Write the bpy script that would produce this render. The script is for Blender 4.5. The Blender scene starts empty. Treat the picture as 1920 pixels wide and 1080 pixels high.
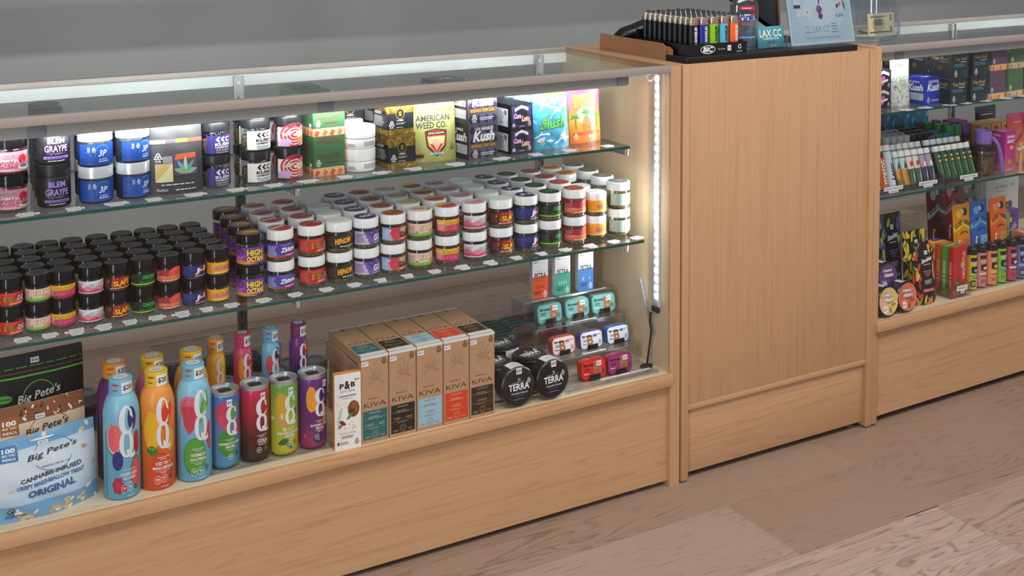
import bpy, bmesh, math, random
from math import sin, cos, pi, radians, atan2, sqrt, tan
from mathutils import Vector, Matrix
R = random.Random(7)
S = bpy.context.scene
COL = S.collection
# ---------------------------------------------------------------- camera
FPX, YAW, PIT, ROL, CYP = 2193.19, 0.511218, 0.054459, -0.0029054, -34.04
CP = Vector((-1.581617, -2.096947, 1.295821))
fw = Vector((sin(YAW)*cos(PIT), cos(YAW)*cos(PIT), -sin(PIT)))
rt = Vector((cos(YAW), -sin(YAW), 0)); up = rt.cross(fw)
r2 = rt*cos(ROL)+up*sin(ROL); u2 = up*cos(ROL)-rt*sin(ROL)
cd = bpy.data.cameras.new('camera'); cam = bpy.data.objects.new('camera', cd); COL.objects.link(cam)
mw = Matrix((r2, u2, -fw)).transposed().to_4x4(); mw.translation = CP
cam.matrix_world = mw
cd.sensor_fit = 'HORIZONTAL'; cd.sensor_width = 36; cd.lens = FPX*36/1920
cd.shift_x = 0; cd.shift_y = -(540-CYP)/1920; cd.clip_start = .05; cd.clip_end = 50
S.camera = cam
# ---------------------------------------------------------------- view, world, room lights
S.view_settings.view_transform = 'Standard'; S.view_settings.look = 'None'
S.view_settings.gamma = 1; S.view_settings.use_curve_mapping = False
S.view_settings.exposure = 0.0
S.cycles.transparent_max_bounces = 40; S.cycles.max_bounces = 8
S.cycles.caustics_reflective = False; S.cycles.caustics_refractive = False
W = bpy.data.worlds.new('room_air'); S.world = W; W.use_nodes = True
W.node_tree.nodes['Background'].inputs[0].default_value = (.80, .86, 1, 1)
W.node_tree.nodes['Background'].inputs[1].default_value = .40
def area(name, loc, rot, sx, sy, power, col=(1, 1, 1), spread=180):
    l = bpy.data.lights.new(name, 'AREA'); l.shape = 'RECTANGLE'; l.size = sx; l.size_y = sy
    l.energy = power; l.color = col; l.spread = radians(spread)
    o = bpy.data.objects.new(name, l); COL.objects.link(o); o.location = loc; o.rotation_euler = rot
    return o
area('ceiling_panel_light', (-.6, -1.6, 2.75), (0, 0, 0), 2.4, 1.2, 56, (1, .93, .85))
area('ceiling_panel_light', (1.9, -1.4, 2.75), (0, 0, 0), 2.0, 1.2, 38, (1, .93, .85))
area('added_highlight_light', (-3.1, -2.3, 1.35), (radians(90), 0, radians(-52)), .45, 2.3, 34, (.9, .95, 1))  # added tall area light, shaped to give the black lids upright highlights
# ---------------------------------------------------------------- materials
def lin(h):
    h = h.lstrip('#'); v = [int(h[i:i+2], 16)/255 for i in (0, 2, 4)]
    return tuple((c/12.92 if c <= .04045 else ((c+.055)/1.055)**2.4) for c in v)+(1,)
MC = {}
def M(h, rough=.45, metal=0, emit=0, spec=.5, name=None, coat=0):
    k = (h, rough, metal, emit, spec, coat)
    if k in MC: return MC[k]
    m = bpy.data.materials.new(name or 'colour_'+h.lstrip('#')); m.use_nodes = True
    b = m.node_tree.nodes['Principled BSDF']
    b.inputs['Base Color'].default_value = lin(h); b.inputs['Roughness'].default_value = rough
    b.inputs['Metallic'].default_value = metal; b.inputs['Specular IOR Level'].default_value = spec
    b.inputs['Coat Weight'].default_value = coat; b.inputs['Coat Roughness'].default_value = .08
    if emit: b.inputs['Emission Color'].default_value = lin(h); b.inputs['Emission Strength'].default_value = emit
    MC[k] = m; return m
def nt(name):
    m = bpy.data.materials.new(name); m.use_nodes = True; t = m.node_tree
    return m, t, t.nodes['Principled BSDF'], (lambda ty, **kw: _n(t, ty, kw))
def _n(t, ty, kw):
    n = t.nodes.new('ShaderNode'+ty)
    for k, v in kw.items():
        if k.startswith('i_'): n.inputs[k[2:].replace('_', ' ')].default_value = v
        elif k[0] == 'n' and k[1:].isdigit(): n.inputs[int(k[1:])].default_value = v
        else: setattr(n, k, v)
    return n
def ramp(t, stops):
    r = t.nodes.new('ShaderNodeValToRGB'); e = r.color_ramp.elements
    while len(e) < len(stops): e.new(.5)
    for x, (p, c) in zip(e, stops): x.position = p; x.color = lin(c)
    return r
def glassy(name, tint='#ffffff', f0=.045, rough=.02, gloss='#ffffff', graze=None):
    m, t, b, n = nt(name); t.nodes.remove(b); L = t.links
    tr = n('BsdfTransparent'); tr.inputs[0].default_value = lin(tint)
    gl = n('BsdfGlossy'); gl.inputs['Roughness'].default_value = rough; gl.inputs[0].default_value = lin(gloss)
    lw = n('LayerWeight'); lw.inputs[0].default_value = .5
    pw = n('Math', operation='POWER'); pw.inputs[1].default_value = 5
    mu = n('Math', operation='MULTIPLY_ADD'); mu.inputs[1].default_value = graze or 1-f0; mu.inputs[2].default_value = f0
    mx = n('MixShader'); L.new(lw.outputs['Facing'], pw.inputs[0]); L.new(pw.outputs[0], mu.inputs[0])
    L.new(mu.outputs[0], mx.inputs[0]); L.new(tr.outputs[0], mx.inputs[1]); L.new(gl.outputs[0], mx.inputs[2])
    L.new(mx.outputs[0], t.nodes['Material Output'].inputs[0]); return m
def wood(name, axis, c0, c1, c2, rough=.42, sc=1.0, amp=.13):
    """laminate with long grain along axis (0 x, 1 y, 2 z), object space"""
    m, t, b, n = nt(name); L = t.links
    tc = n('TexCoord'); mp = n('Mapping'); s = [9*sc]*3; s[axis] = .9*sc; mp.inputs['Scale'].default_value = s
    L.new(tc.outputs['Object'], mp.inputs[0])
    n1 = n('TexNoise', i_Scale=1.6, i_Detail=3, i_Distortion=1.1); L.new(mp.outputs[0], n1.inputs[0])
    s2 = [150*sc]*3; s2[axis] = 2.2*sc; mp2 = n('Mapping'); mp2.inputs['Scale'].default_value = s2
    L.new(tc.outputs['Object'], mp2.inputs[0]); n2 = n('TexNoise', i_Scale=1, i_Detail=2); L.new(mp2.outputs[0], n2.inputs[0])
    sn = n('Math', operation='MULTIPLY'); sn.inputs[1].default_value = 20; L.new(n1.outputs[0], sn.inputs[0])
    s3 = n('Math', operation='SINE'); L.new(sn.outputs[0], s3.inputs[0])
    ab = n('Math', operation='POWER'); ab2 = n('Math', operation='ABSOLUTE'); L.new(s3.outputs[0], ab2.inputs[0]); L.new(ab2.outputs[0], ab.inputs[0]); ab.inputs[1].default_value = 16
    a = n('Math', operation='MULTIPLY_ADD'); a.inputs[1].default_value = amp; L.new(ab.outputs[0], a.inputs[0]); 
    m2 = n('Math', operation='MULTIPLY'); m2.inputs[1].default_value = .62; L.new(n2.outputs[0], m2.inputs[0]); L.new(m2.outputs[0], a.inputs[2])
    r = ramp(t, ((.15, c0), (.36, c1), (.75, c2))); L.new(a.outputs[0], r.inputs[0])
    L.new(r.outputs[0], b.inputs['Base Color']); b.inputs['Roughness'].default_value = rough
    return m
MAPLE = ('#cba17a', '#c59a71', '#a97a54')
PALE = ('#e3c9a6', '#dfc29c', '#cdac84')  # maple paled for inner end faces, cool LED light put into the colour
wx = wood('maple_laminate_along', 0, *MAPLE); wy = wood('maple_laminate_deep', 1, *MAPLE); wz = wood('maple_laminate_upright', 2, *MAPLE, amp=.07); wzp = wood('led_lit_laminate_upright', 2, *PALE, amp=.07)
glass_case = glassy('clear_case_glass', '#fcfdfd', .016)
glass_top = glassy('greyish_top_glass', '#eef2f0', .03, .01, graze=.4)
glass_shelf = glassy('shelf_glass', '#f3f7f5', .06, .02)
glass_edge = M('#0f4f45', .15, spec=.6, name='green_glass_edge')
acrylic = glassy('clear_acrylic', '#f1f4f6', .06, .03); acr_edge = glassy('acrylic_edge', '#dfe6ec', .45, .12)
jar_glass = glassy('jar_plastic', '#e9ecea', .05, .06)
steel = M('#b9bbbb', .32, 1, name='steel'); alu = M('#ab9f98', .42, .25, name='satin_aluminium_trim'); alu2 = M('#b4b0a8', .4, .3, name='ribbed_aluminium')
WHITE = M('#f2f2f0', .4); BLACK = M('#0b0b0c', .3)
def gradm(stops, axis=2, rough=.35, lo=0., hi=1., name='printed_gradient', metal=0, wav=0):
    """a printed colour blend across the thing's own height (object space metres)"""
    m, t, b, n = nt(name); L = t.links
    tc = n('TexCoord'); sp = n('SeparateXYZ'); L.new(tc.outputs['Object'], sp.inputs[0])
    mr = n('MapRange'); mr.inputs[1].default_value = lo; mr.inputs[2].default_value = hi; src = sp.outputs[axis]
    if wav:
        no = n('TexNoise', i_Scale=30, i_Detail=2); L.new(tc.outputs['Object'], no.inputs[0])
        ad = n('Math', operation='MULTIPLY_ADD'); L.new(no.outputs[0], ad.inputs[0]); ad.inputs[1].default_value = wav; L.new(src, ad.inputs[2]); src = ad.outputs[0]
    L.new(src, mr.inputs[0]); r = ramp(t, stops); L.new(mr.outputs[0], r.inputs[0]); L.new(r.outputs[0], b.inputs['Base Color'])
    b.inputs['Roughness'].default_value = rough; b.inputs['Metallic'].default_value = metal; return m
def noisem(name, stops, scale=60, rough=.5, detail=2, dist=0, metal=0, vor=False):
    m, t, b, n = nt(name); L = t.links
    tc = n('TexCoord'); no = n('TexVoronoi', i_Scale=scale) if vor else n('TexNoise', i_Scale=scale, i_Detail=detail, i_Distortion=dist)
    L.new(tc.outputs['Object'], no.inputs['Vector']); r = ramp(t, stops); L.new(no.outputs[0], r.inputs[0])
    L.new(r.outputs[0], b.inputs['Base Color']); b.inputs['Roughness'].default_value = rough; b.inputs['Metallic'].default_value = metal; return m
buds = noisem('dried_herb', ((.3, '#2a2216'), (.5, '#6a5a3a'), (.68, '#a89a70')), 260, .9, 3)
kraft = noisem('kraft_board', ((.3, '#b98c66'), (.7, '#c79a73')), 300, .75)
# ---------------------------------------------------------------- mesh building
class MB:
    def __init__(s): s.v = []; s.f = []; s.mi = []; s.mats = []
    def m(s, mat):
        if mat not in s.mats: s.mats.append(mat)
        return s.mats.index(mat)
    def add(s, vs, fs, mat):
        o = len(s.v); i = s.m(mat); s.v += [tuple(v) for v in vs]
        s.f += [tuple(a+o for a in f) for f in fs]; s.mi += [i]*len(fs); return s
    def box(s, a, b, mat, bev=0, mats=None, seg=2):
        (x0, y0, z0), (x1, y1, z1) = a, b
        if bev:
            bm = bmesh.new(); bmesh.ops.create_cube(bm, size=1)
            for v in bm.verts: v.co = Vector(((x0+x1)/2+v.co.x*(x1-x0), (y0+y1)/2+v.co.y*(y1-y0), (z0+z1)/2+v.co.z*(z1-z0)))
            bmesh.ops.bevel(bm, geom=bm.edges[:], offset=bev, segments=seg, affect='EDGES', profile=.5)
            s.bm(bm, mat); return s
        vs = [(x, y, z) for z in (z0, z1) for y in (y0, y1) for x in (x0, x1)]
        fs = [(0, 2, 3, 1), (4, 5, 7, 6), (0, 1, 5, 4), (2, 6, 7, 3), (0, 4, 6, 2), (1, 3, 7, 5)]  # bottom top front back left right
        if mats:
            for k, f in enumerate(fs): s.add(vs, [f], mats.get('btfklr'[k], mat))
        else: s.add(vs, fs, mat)
        return s
    def bm(s, bm, mat):
        bm.verts.index_update(); s.add([v.co for v in bm.verts], [[v.index for v in f.verts] for f in bm.faces], mat); bm.free(); return s
    def lathe(s, prof, mat, n=28, c=(0, 0), sx=1, sy=1):
        vs = []; fs = []
        for r, z in prof:
            for k in range(n):
                a = 2*pi*k/n; vs.append((c[0]+r*cos(a)*sx, c[1]+r*sin(a)*sy, z))
        for i in range(len(prof)-1):
            for k in range(n):
                a, b = i*n+k, i*n+(k+1) % n; fs.append((a, b, b+n, a+n))
        if prof[0][0] > 1e-5: fs.append(tuple(reversed(range(n))))
        if prof[-1][0] > 1e-5: fs.append(tuple(range((len(prof)-1)*n, len(prof)*n)))
        return s.add(vs, fs, mat)
    def tube(s, pts, r, mat, n=8):
        pts = [Vector(p) for p in pts]; vs = []; fs = []; prev = None
        for i, p in enumerate(pts):
            d = (pts[min(i+1, len(pts)-1)]-pts[max(i-1, 0)]).normalized()
            if prev is None: u = d.orthogonal().normalized()
            else: u = (prev-d*prev.dot(d)).normalized()
            prev = u; w = d.cross(u); rr = r[i] if isinstance(r, (list, tuple)) else r
            vs += [p+(u*cos(2*pi*k/n)+w*sin(2*pi*k/n))*rr for k in range(n)]
        for i in range(len(pts)-1):
            for k in range(n): a, b = i*n+k, i*n+(k+1) % n; fs.append((a, b, b+n, a+n))
        fs.append(tuple(reversed(range(n)))); fs.append(tuple(range(len(vs)-n, len(vs))))
        return s.add(vs, fs, mat)
    def slab(s, poly, t, mat, fn):
        """poly (u,v) outline given thickness t along w; fn(u,v,w)->xyz"""
        n = len(poly); vs = [fn(u, v, 0) for u, v in poly]+[fn(u, v, t) for u, v in poly]
        fs = [tuple(range(n)), tuple(reversed(range(n, 2*n)))]+[(i, n+i, n+(i+1) % n, (i+1) % n) for i in range(n)]
        return s.add(vs, fs, mat)
    def build(s, name, parent=None, loc=None, rz=0, ang=32):
        me = bpy.data.meshes.new(name); me.from_pydata(s.v, [], s.f)
        for m in s.mats: me.materials.append(m)
        me.polygons.foreach_set('material_index', s.mi); me.polygons.foreach_set('use_smooth', [True]*len(s.f))
        me.update()
        bm = bmesh.new(); bm.from_mesh(me); bmesh.ops.recalc_face_normals(bm, faces=bm.faces[:]) if getattr(s, 'recalc', True) else None
        bm.to_mesh(me); bm.free(); me.set_sharp_from_angle(angle=radians(ang))
        o = bpy.data.objects.new(name, me); COL.objects.link(o)
        if parent: o.parent = parent
        if loc: o.location = loc
        if rz: o.rotation_euler = (0, 0, rz)
        return o
def tag(o, label, cat, group=None):
    o['label'] = label; o['category'] = cat
    if group: o['group'] = group
    return o
def E(name): o = bpy.data.objects.new(name, None); COL.objects.link(o); o.empty_display_size = .02; return o
def struct(o): o['kind'] = 'structure'; return o
def ctree(o, par=None):
    c = o.copy(); COL.objects.link(c)
    for k in ('label', 'category', 'group'):
        if par is None and k in c: del c[k]
    if par: c.parent = par
    for ch in KIDS.get(o.name, ()): ctree(ch, c)
    return c
KIDS = {}
PROTO = {}
def put(key, make, loc, label, cat, group=None, rz=0, rx=0, bare=False, ry=0, sc=None):
    """first call builds the thing, later calls copy it with its parts"""
    if key not in PROTO:
        o = make()
        for x in [o]+list(o.children_recursive): KIDS[x.name] = list(x.children)
        PROTO[key] = o
    else: o = ctree(PROTO[key])
    o.location = loc; o.rotation_euler = (rx, ry, rz)
    if sc: o.scale = sc
    for k in ('group',):
        if k in o: del o[k]
    return tag(o, label, cat, group)
# ---------------------------------------------------------------- printed artwork
TXT = {}
def text2d(s, off=0., shear=0.):
    k = (s, off, shear)
    if k in TXT: return TXT[k]
    c = bpy.data.curves.new('t', 'FONT'); c.body = s; c.offset = off; c.shear = shear; c.resolution_u = 2; c.fill_mode = 'FRONT'
    o = bpy.data.objects.new('t', c); me = bpy.data.meshes.new_from_object(o)
    vs = [(v.co.x, v.co.y) for v in me.vertices]; fs = [tuple(p.vertices) for p in me.polygons]
    bpy.data.objects.remove(o); bpy.data.curves.remove(c); bpy.data.meshes.remove(me)
    xs = [v[0] for v in vs] or [0, 1]; ys = [v[1] for v in vs] or [0, 1]
    TXT[k] = (vs, fs, (min(xs), min(ys), max(xs), max(ys))); return TXT[k]
def ell(cx, cy, rx, ry, n=20, a0=0, a1=2*pi):
    return [(cx+rx*cos(a0+(a1-a0)*k/n), cy+ry*sin(a0+(a1-a0)*k/n)) for k in range(n + (0 if a1-a0 > 6.28 else 1))]
def polys(e):
    """one artwork element in unit label space -> (verts, faces, colour)"""
    t = e[0]
    if t == 'r': _, x, y, w, h, c = e; yield [(x, y), (x+w, y), (x+w, y+h), (x, y+h)], [(0, 1, 2, 3)], c
    elif t == 'e':
        _, cx, cy, rx, ry, c = e[:6]; a = e[6] if len(e) > 6 else 0; p = [(u*cos(a)-v*sin(a), u*sin(a)+v*cos(a)) for u, v in ell(0, 0, rx, ry)]
        yield [(cx+u, cy+v) for u, v in p], [tuple(range(len(p)))], c
    elif t == 'p': yield list(e[1]), [tuple(range(len(e[1])))], e[2]
    elif t == 'g':  # crescent ring: outer ellipse, inner ellipse shifted
        _, cx, cy, rx, ry, dx, ix, iy, a0, a1, c = e; n = 22
        v = []
        for k in range(n+1):
            a = radians(a0+(a1-a0)*k/n); v += [(cx+rx*cos(a), cy+ry*sin(a)), (cx+dx+ix*cos(a), cy+iy*sin(a))]
        yield v, [(2*k+1, 2*k, 2*k+2, 2*k+3) for k in range(n)], c
    elif t == 't':  # text fitted in x,y,w,h
        _, s, x, y, w, h, c = e[:7]; o = e[7] if len(e) > 7 else {}
        b = min(o.get('b', .02), .04); sh = o.get('s', 0); rot = o.get('r', 0); vs, fs, bb = text2d(s, b, sh)
        def tr(vs, dx=0, dy=0):
            out = []
            for u, v in vs:
                q = (u-bb[0])/(bb[2]-bb[0]+1e-9); p = (v-bb[1])/(bb[3]-bb[1]+1e-9)
                U = q*w+dx; V = p*h+o.get('arc', 0)*(1-(2*q-1)**2)+o.get('up', 0)*q+dy
                if rot: U, V = -V*w/h*0+U*cos(rot)-V*sin(rot), U*sin(rot)+V*cos(rot)
                if o.get('v90'): U, V = (p*w, q*h)
                out.append((x+U, y+V))
            return out
        if o.get('v90') == 1:  # reading upwards
            def tr(vs, dx=0, dy=0): return [(x+(1-(v-bb[1])/(bb[3]-bb[1]))*w, y+(u-bb[0])/(bb[2]-bb[0])*h) for u, v in vs]
        if o.get('o'):
            v2, f2, _ = text2d(s, b+o.get('ow', .05), sh); yield tr(v2, o.get('dx', 0), o.get('dy', 0)), f2, o['o']
        yield tr(vs), fs, c
    elif t == 'l':  # fine print: n thin broken lines
        _, x, y, w, h, n, c = e; rr = random.Random(n*7+int(x*100)+int(y*1000)); v = []; f = []
        for k in range(n):
            yy = y+h*(k+.2)/n; hh = h*.5/n; xx = x+w*.06*rr.random(); xe = x+w*(1-.25*rr.random())
            while xx < xe-.01*w:
                ww = min(w*(.06+.12*rr.random()), xe-xx); o = len(v)
                v += [(xx, yy), (xx+ww, yy), (xx+ww, yy+hh), (xx, yy+hh)]; f.append((o, o+1, o+2, o+3)); xx += ww+w*.03
        yield v, f, c
    elif t == 'z':  # state warning triangle with CA
        _, x, y, w, h, c, c2 = e
        yield [(x, y+.33*h), (x+w, y+.33*h), (x+w*.62, y+h), (x+w*.38, y+h)], [(0, 1, 2, 3)], c
        yield [(x+.14*w, y+.40*h), (x+.86*w, y+.40*h), (x+w*.53, y+h*.93), (x+w*.47, y+h*.93)], [(0, 1, 2, 3)], c2
        yield ell(x+.5*w, y+.58*h, .13*w, .13*h, 8), [tuple(range(8))], c
        yield from polys(('t', 'CA', x+.15*w, y, .7*w, .25*h, c, {'b': .03}))
    elif t == 'leaf':
        _, cx, cy, rx, ry, c, a = e; p = []
        for k in range(9): q = k/8; p.append((-rx+2*rx*q, ry*sin(pi*q)))
        for k in range(1, 8): q = 1-k/8; p.append((-rx+2*rx*q, -ry*sin(pi*q)))
        yield [(cx+u*cos(a)-v*sin(a), cy+u*sin(a)+v*cos(a)) for u, v in p], [tuple(range(len(p)))], c
    elif t == 'sc':  # n scattered small marks
        _, x, y, w, h, n, rx, ry, cs = e; rr = random.Random(n+int(x*50)+int(rx*900))
        for k in range(n):
            cx, cy, a = x+w*rr.random(), y+h*rr.random(), rr.random()*3; q = .6+.7*rr.random()
            yield [(cx+u*cos(a)-v*sin(a)*.8, cy+(u*sin(a)+v*cos(a))*ry/rx) for u, v in ell(0, 0, rx*q, rx*q*.6, 7)], [tuple(range(7))], cs[k % len(cs)]
def art(els, w, h, fn, name='printed_label', parent=None, cu=0, cv=0, rough=.42, off0=.0002, step=.00005, mb=None, coat=0, clip=None, thick=.0008):
    """map flat artwork onto a surface; cu, cv = cutting grid in metres for curved faces"""
    out = mb or MB(); out.recalc = False; L = 0
    WT_ = {'t': 2.5, 'r': 2, 'z': 1.2, 'p': 1.5, 'l': 1.5, 'g': 1.5, 'sc': .12, 'leaf': .4, 'e': .6}
    step = min(.0001, thick/max(1, sum(WT_[e[0]] for e in els for _ in polys(e))))
    for e in els:
        for vs, fs, c in polys(e):
            L += WT_[e[0]]; vs = [(u*w, v*h) for u, v in vs]
            if not fs: continue
            bm = bmesh.new(); bv = [bm.verts.new((u, v, 0)) for u, v in vs]
            for f in fs:
                try: bm.faces.new([bv[i] for i in f])
                except ValueError: pass
            if clip:
                for co, no in clip: bmesh.ops.bisect_plane(bm, geom=bm.verts[:]+bm.edges[:]+bm.faces[:], plane_co=co, plane_no=no, clear_outer=True)
            xs = [v.co.x for v in bm.verts]; ys = [v.co.y for v in bm.verts]
            for axis, cc, arr in ((0, cu, xs), (1, cv, ys)):
                if cc and arr:
                    k = math.floor(min(arr)/cc)+1
                    while k*cc < max(arr)-1e-6:
                        co = [0, 0, 0]; no = [0, 0, 0]; co[axis] = k*cc; no[axis] = 1
                        bmesh.ops.bisect_plane(bm, geom=bm.verts[:]+bm.edges[:]+bm.faces[:], plane_co=co, plane_no=no); k += 1
            bm.normal_update()
            if bm.faces and sum(f.normal.z*f.calc_area() for f in bm.faces) < 0: bmesh.ops.reverse_faces(bm, faces=bm.faces[:])
            bm.verts.index_update(); o = off0+step*L
            mt = c if not isinstance(c, str) else M(c, rough, coat=coat)
            out.add([fn(v.co.x, v.co.y, o) for v in bm.verts], [[v.index for v in f.verts] for f in bm.faces], mt); bm.free()
    if mb: return out
    return out.build(name, parent)
def flat(o, X, Z):
    o = Vector(o); X = Vector(X); Z = Vector(Z); N = X.cross(Z)
    return lambda u, v, d: o+X*u+Z*v+N*d
def wrap(r, z0, w, phi=0):  # artwork centred on -y, w = full width in metres
    return lambda u, v, d: Vector(((r+d)*sin((u-w/2)/r+phi), -(r+d)*cos((u-w/2)/r+phi), z0+v))
def front(x0, y, z0): return flat((x0, y, z0), (1, 0, 0), (0, 0, 1))
def leftside(x, y1, z0): return flat((x, y1, z0), (0, -1, 0), (0, 0, 1))
def topside(x0, y0, z): return flat((x0, y0, z), (1, 0, 0), (0, 1, 0))
def disc(r, z, a=0, c=(0, 0)): 
    return lambda u, v, d: Vector((c[0]+(u-r)*cos(a)-(v-r)*sin(a), c[1]+(u-r)*sin(a)+(v-r)*cos(a), z+d))
# ================================================================ room
def floor_mat():
    m, t, b, n = nt('oak_look_vinyl_planks'); L = t.links
    tc = n('TexCoord'); mp = n('Mapping'); mp.inputs['Location'].default_value = (-.06, .136, 0); L.new(tc.outputs['Object'], mp.inputs[0])
    bk = n('TexBrick', i_Scale=1, offset=.671, offset_frequency=2)
    for k, v in (('Mortar Size', .0007), ('Mortar Smooth', .2), ('Bias', 0), ('Brick Width', 1.2), ('Row Height', .2292)): bk.inputs[k].default_value = v
    bk.inputs['Color1'].default_value = (0, 0, 0, 1); bk.inputs['Color2'].default_value = (1, 1, 1, 1); bk.inputs['Mortar'].default_value = (.5, .5, .5, 1)
    L.new(mp.outputs[0], bk.inputs[0])
    # per plank offset of the grain
    sc = n('VectorMath', operation='SCALE'); sc.inputs['Scale'].default_value = 7.3; L.new(bk.outputs['Color'], sc.inputs[0])
    ad = n('VectorMath', operation='ADD'); L.new(mp.outputs[0], ad.inputs[0]); L.new(sc.outputs[0], ad.inputs[1])
    m1 = n('Mapping'); m1.inputs['Scale'].default_value = (1.0, 10, 1); L.new(ad.outputs[0], m1.inputs[0])
    n1 = n('TexNoise', i_Scale=1.1, i_Detail=2.5, i_Distortion=.6); L.new(m1.outputs[0], n1.inputs[0])
    k1 = n('Math', operation='MULTIPLY'); k1.inputs[1].default_value = 80; L.new(n1.outputs[0], k1.inputs[0])
    si = n('Math', operation='SINE'); L.new(k1.outputs[0], si.inputs[0])
    ab = n('Math', operation='ABSOLUTE'); L.new(si.outputs[0], ab.inputs[0]); pw = n('Math', operation='POWER'); pw.inputs[1].default_value = 11; L.new(ab.outputs[0], pw.inputs[0])
    m3 = n('Mapping'); m3.inputs['Scale'].default_value = (.8, 2.4, 1); L.new(ad.outputs[0], m3.inputs[0]); n3 = n('TexNoise', i_Scale=1.6, i_Detail=1); L.new(m3.outputs[0], n3.inputs[0])
    gt = n('MapRange'); gt.inputs[1].default_value = .42; gt.inputs[2].default_value = .56; L.new(n3.outputs[0], gt.inputs[0])
    rg = n('Math', operation='MULTIPLY'); L.new(pw.outputs[0], rg.inputs[0]); L.new(gt.outputs[0], rg.inputs[1])
    m2 = n('Mapping'); m2.inputs['Scale'].default_value = (14, 210, 1); L.new(ad.outputs[0], m2.inputs[0])
    n2 = n('TexNoise', i_Scale=1, i_Detail=3); L.new(m2.outputs[0], n2.inputs[0])
    st = n('MapRange'); st.inputs[1].default_value = .6; st.inputs[2].default_value = .72; L.new(n2.outputs[0], st.inputs[0])
    sm = n('Math', operation='MULTIPLY_ADD'); sm.inputs[1].default_value = .5; L.new(st.outputs[0], sm.inputs[0])
    rr = n('Math', operation='MULTIPLY'); rr.inputs[1].default_value = .5; L.new(rg.outputs[0], rr.inputs[0]); L.new(rr.outputs[0], sm.inputs[2])
    base = ramp(t, ((0, '#937a68'), (.5, '#a08776'), (1, '#b39d8e'))); L.new(bk.outputs['Color'], base.inputs[0])
    mx = n('Mix', data_type='RGBA'); L.new(sm.outputs[0], mx.inputs[0]); L.new(base.outputs[0], mx.inputs[6]); mx.inputs[7].default_value = lin('#5f4a3c')
    mo = n('Mix', data_type='RGBA'); L.new(bk.outputs['Fac'], mo.inputs[0]); L.new(mx.outputs[2], mo.inputs[6]); mo.inputs[7].default_value = lin('#8a7566')
    L.new(mo.outputs[2], b.inputs['Base Color']); b.inputs['Roughness'].default_value = .55; return m
struct(MB().box((-5, -4.5, -.05), (5, 1.55, 0), floor_mat()).build('floor'))
wallm = noisem('grey_wall_paint', ((.3, '#9b9d9a'), (.7, '#a0a29f')), 3, .7)
struct(MB().box((-5, 1.55, 0), (5, 1.65, 2.8), wallm).build('wall_back'))
bbm = M('#b0a095', .6, name='baseboard_vinyl')
struct(MB().box((-5, 1.538, 0), (5, 1.55, .042), bbm, .002).build('baseboard_back'))
struct(MB().box((.362, -.3662, -.0002), (.462, -.3640, .0003), M('#1c1410', .9)).build('dark_gap_strip_1'))  # dark sliver laid on the floor, stands for shade in an open plank gap
# ================================================================ cases
def build_case(name, x0, x1, loc, rz, label, stds, clips, lids=True):
    root = E(name); root.location = loc; root.rotation_euler = (0, 0, rz); tag(root, label, 'display case', 'glass display cases along the counter')
    e = .019; D = .457; P = lambda n, mb: mb.build(n, root)
    P('base_panel', MB().box((x0+e, .004, .013), (x1-.003, .02, .238), wx))
    P('ledge', MB().box((x0+e*.5, -.013, .2385), (x1-.024, .001, .2635), wx, .0012))
    P('deck', MB().box((x0+e, .001, .238), (x1-.027, D, .2638), wood('pale_deck_laminate', 0, '#efdcc0', '#ead4b4', '#dcc09a')))
    P('end_panel', MB().box((x1-.027, -.004, .0), (x1, D, .9655), wz).box((x1-.0274, .003, .2640), (x1-.0265, D-.002, .9480), wzp))
    ep = P('end_panel', MB().box((x0, -.004, .0), (x0+e, D, .9655), wz, .0008)); ep.rotation_euler = (0, 0, -rz)
    P('back_panel', MB().box((x0+e, D-.016, .013), (x1-.027, D, .2375), wx))
    P('top_rail', MB().box((x0+e, -.005, .949), (x1-.027, .012, .9655), alu, .0012))
    mb = MB(); mb.box((x0+e, .0125, .9255), (x1-.135, .034, .9485), alu2, .001)
    for k in range(5): mb.box((x0+e, .0115, .9275+k*.0042), (x1-.135, .0128, .9297+k*.0042), alu2)
    g = P('light_channel', mb)
    for cx in clips:
        c = MB().box((cx, .008, .929), (cx+.028, .0122, .9475), M('#7b7e80', .5), .0008).build('clip', g)
    P('front_pane', MB().box((x0+e, 0.0014, .2642), (x1-.027, .0044, .9488), glass_case))
    P('top_pane', MB().box((x0+e, .0125, .9575), (x1-.027, .4395, .9635), glass_top))
    P('back_rail', MB().box((x0+e, .440, .927), (x1-.027, .455, .952), M('#f0f1f1', .5), .0008))
    P('back_trim', MB().box((x0+e, .438, .9525), (x1-.027, .457, .9655), alu, .001))
    for sx in stds:
        mb = MB(); mb.box((sx-.0095, .433, .27), (sx+.0095, .4395, .95), steel)
        for s in (-1, 1): mb.box((sx+s*.0095-.0015, .427, .27), (sx+s*.0095+.0015, .434, .95), steel)
        z = .29
        while z < .90: mb.box((sx-.0022, .4322, z), (sx+.0022, .4331, z+.014), M('#1a1918', .6)); z += .03
        st = P('shelf_standard', mb)
        MB().lathe([(0, 0), (.0035, 0), (.004, .001), (.0035, .002), (0, .0025)], WHITE, 16).build('screw', st).matrix_local = Matrix.Translation((sx, .4318, .936)) @ Matrix.Rotation(radians(90), 4, 'X')
    for cx in (x0+.05, x1-.025, x1-.10):
        if cx < x1-.06 or 1: P('levelling_foot', MB().lathe([(0, 0), (.012, 0), (.012, .004), (.005, .006), (.005, .0135), (0, .0135)], M('#6d6f70', .5), 14, (cx if cx < x1-.03 else x1-.05, .03)))
    return root
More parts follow.
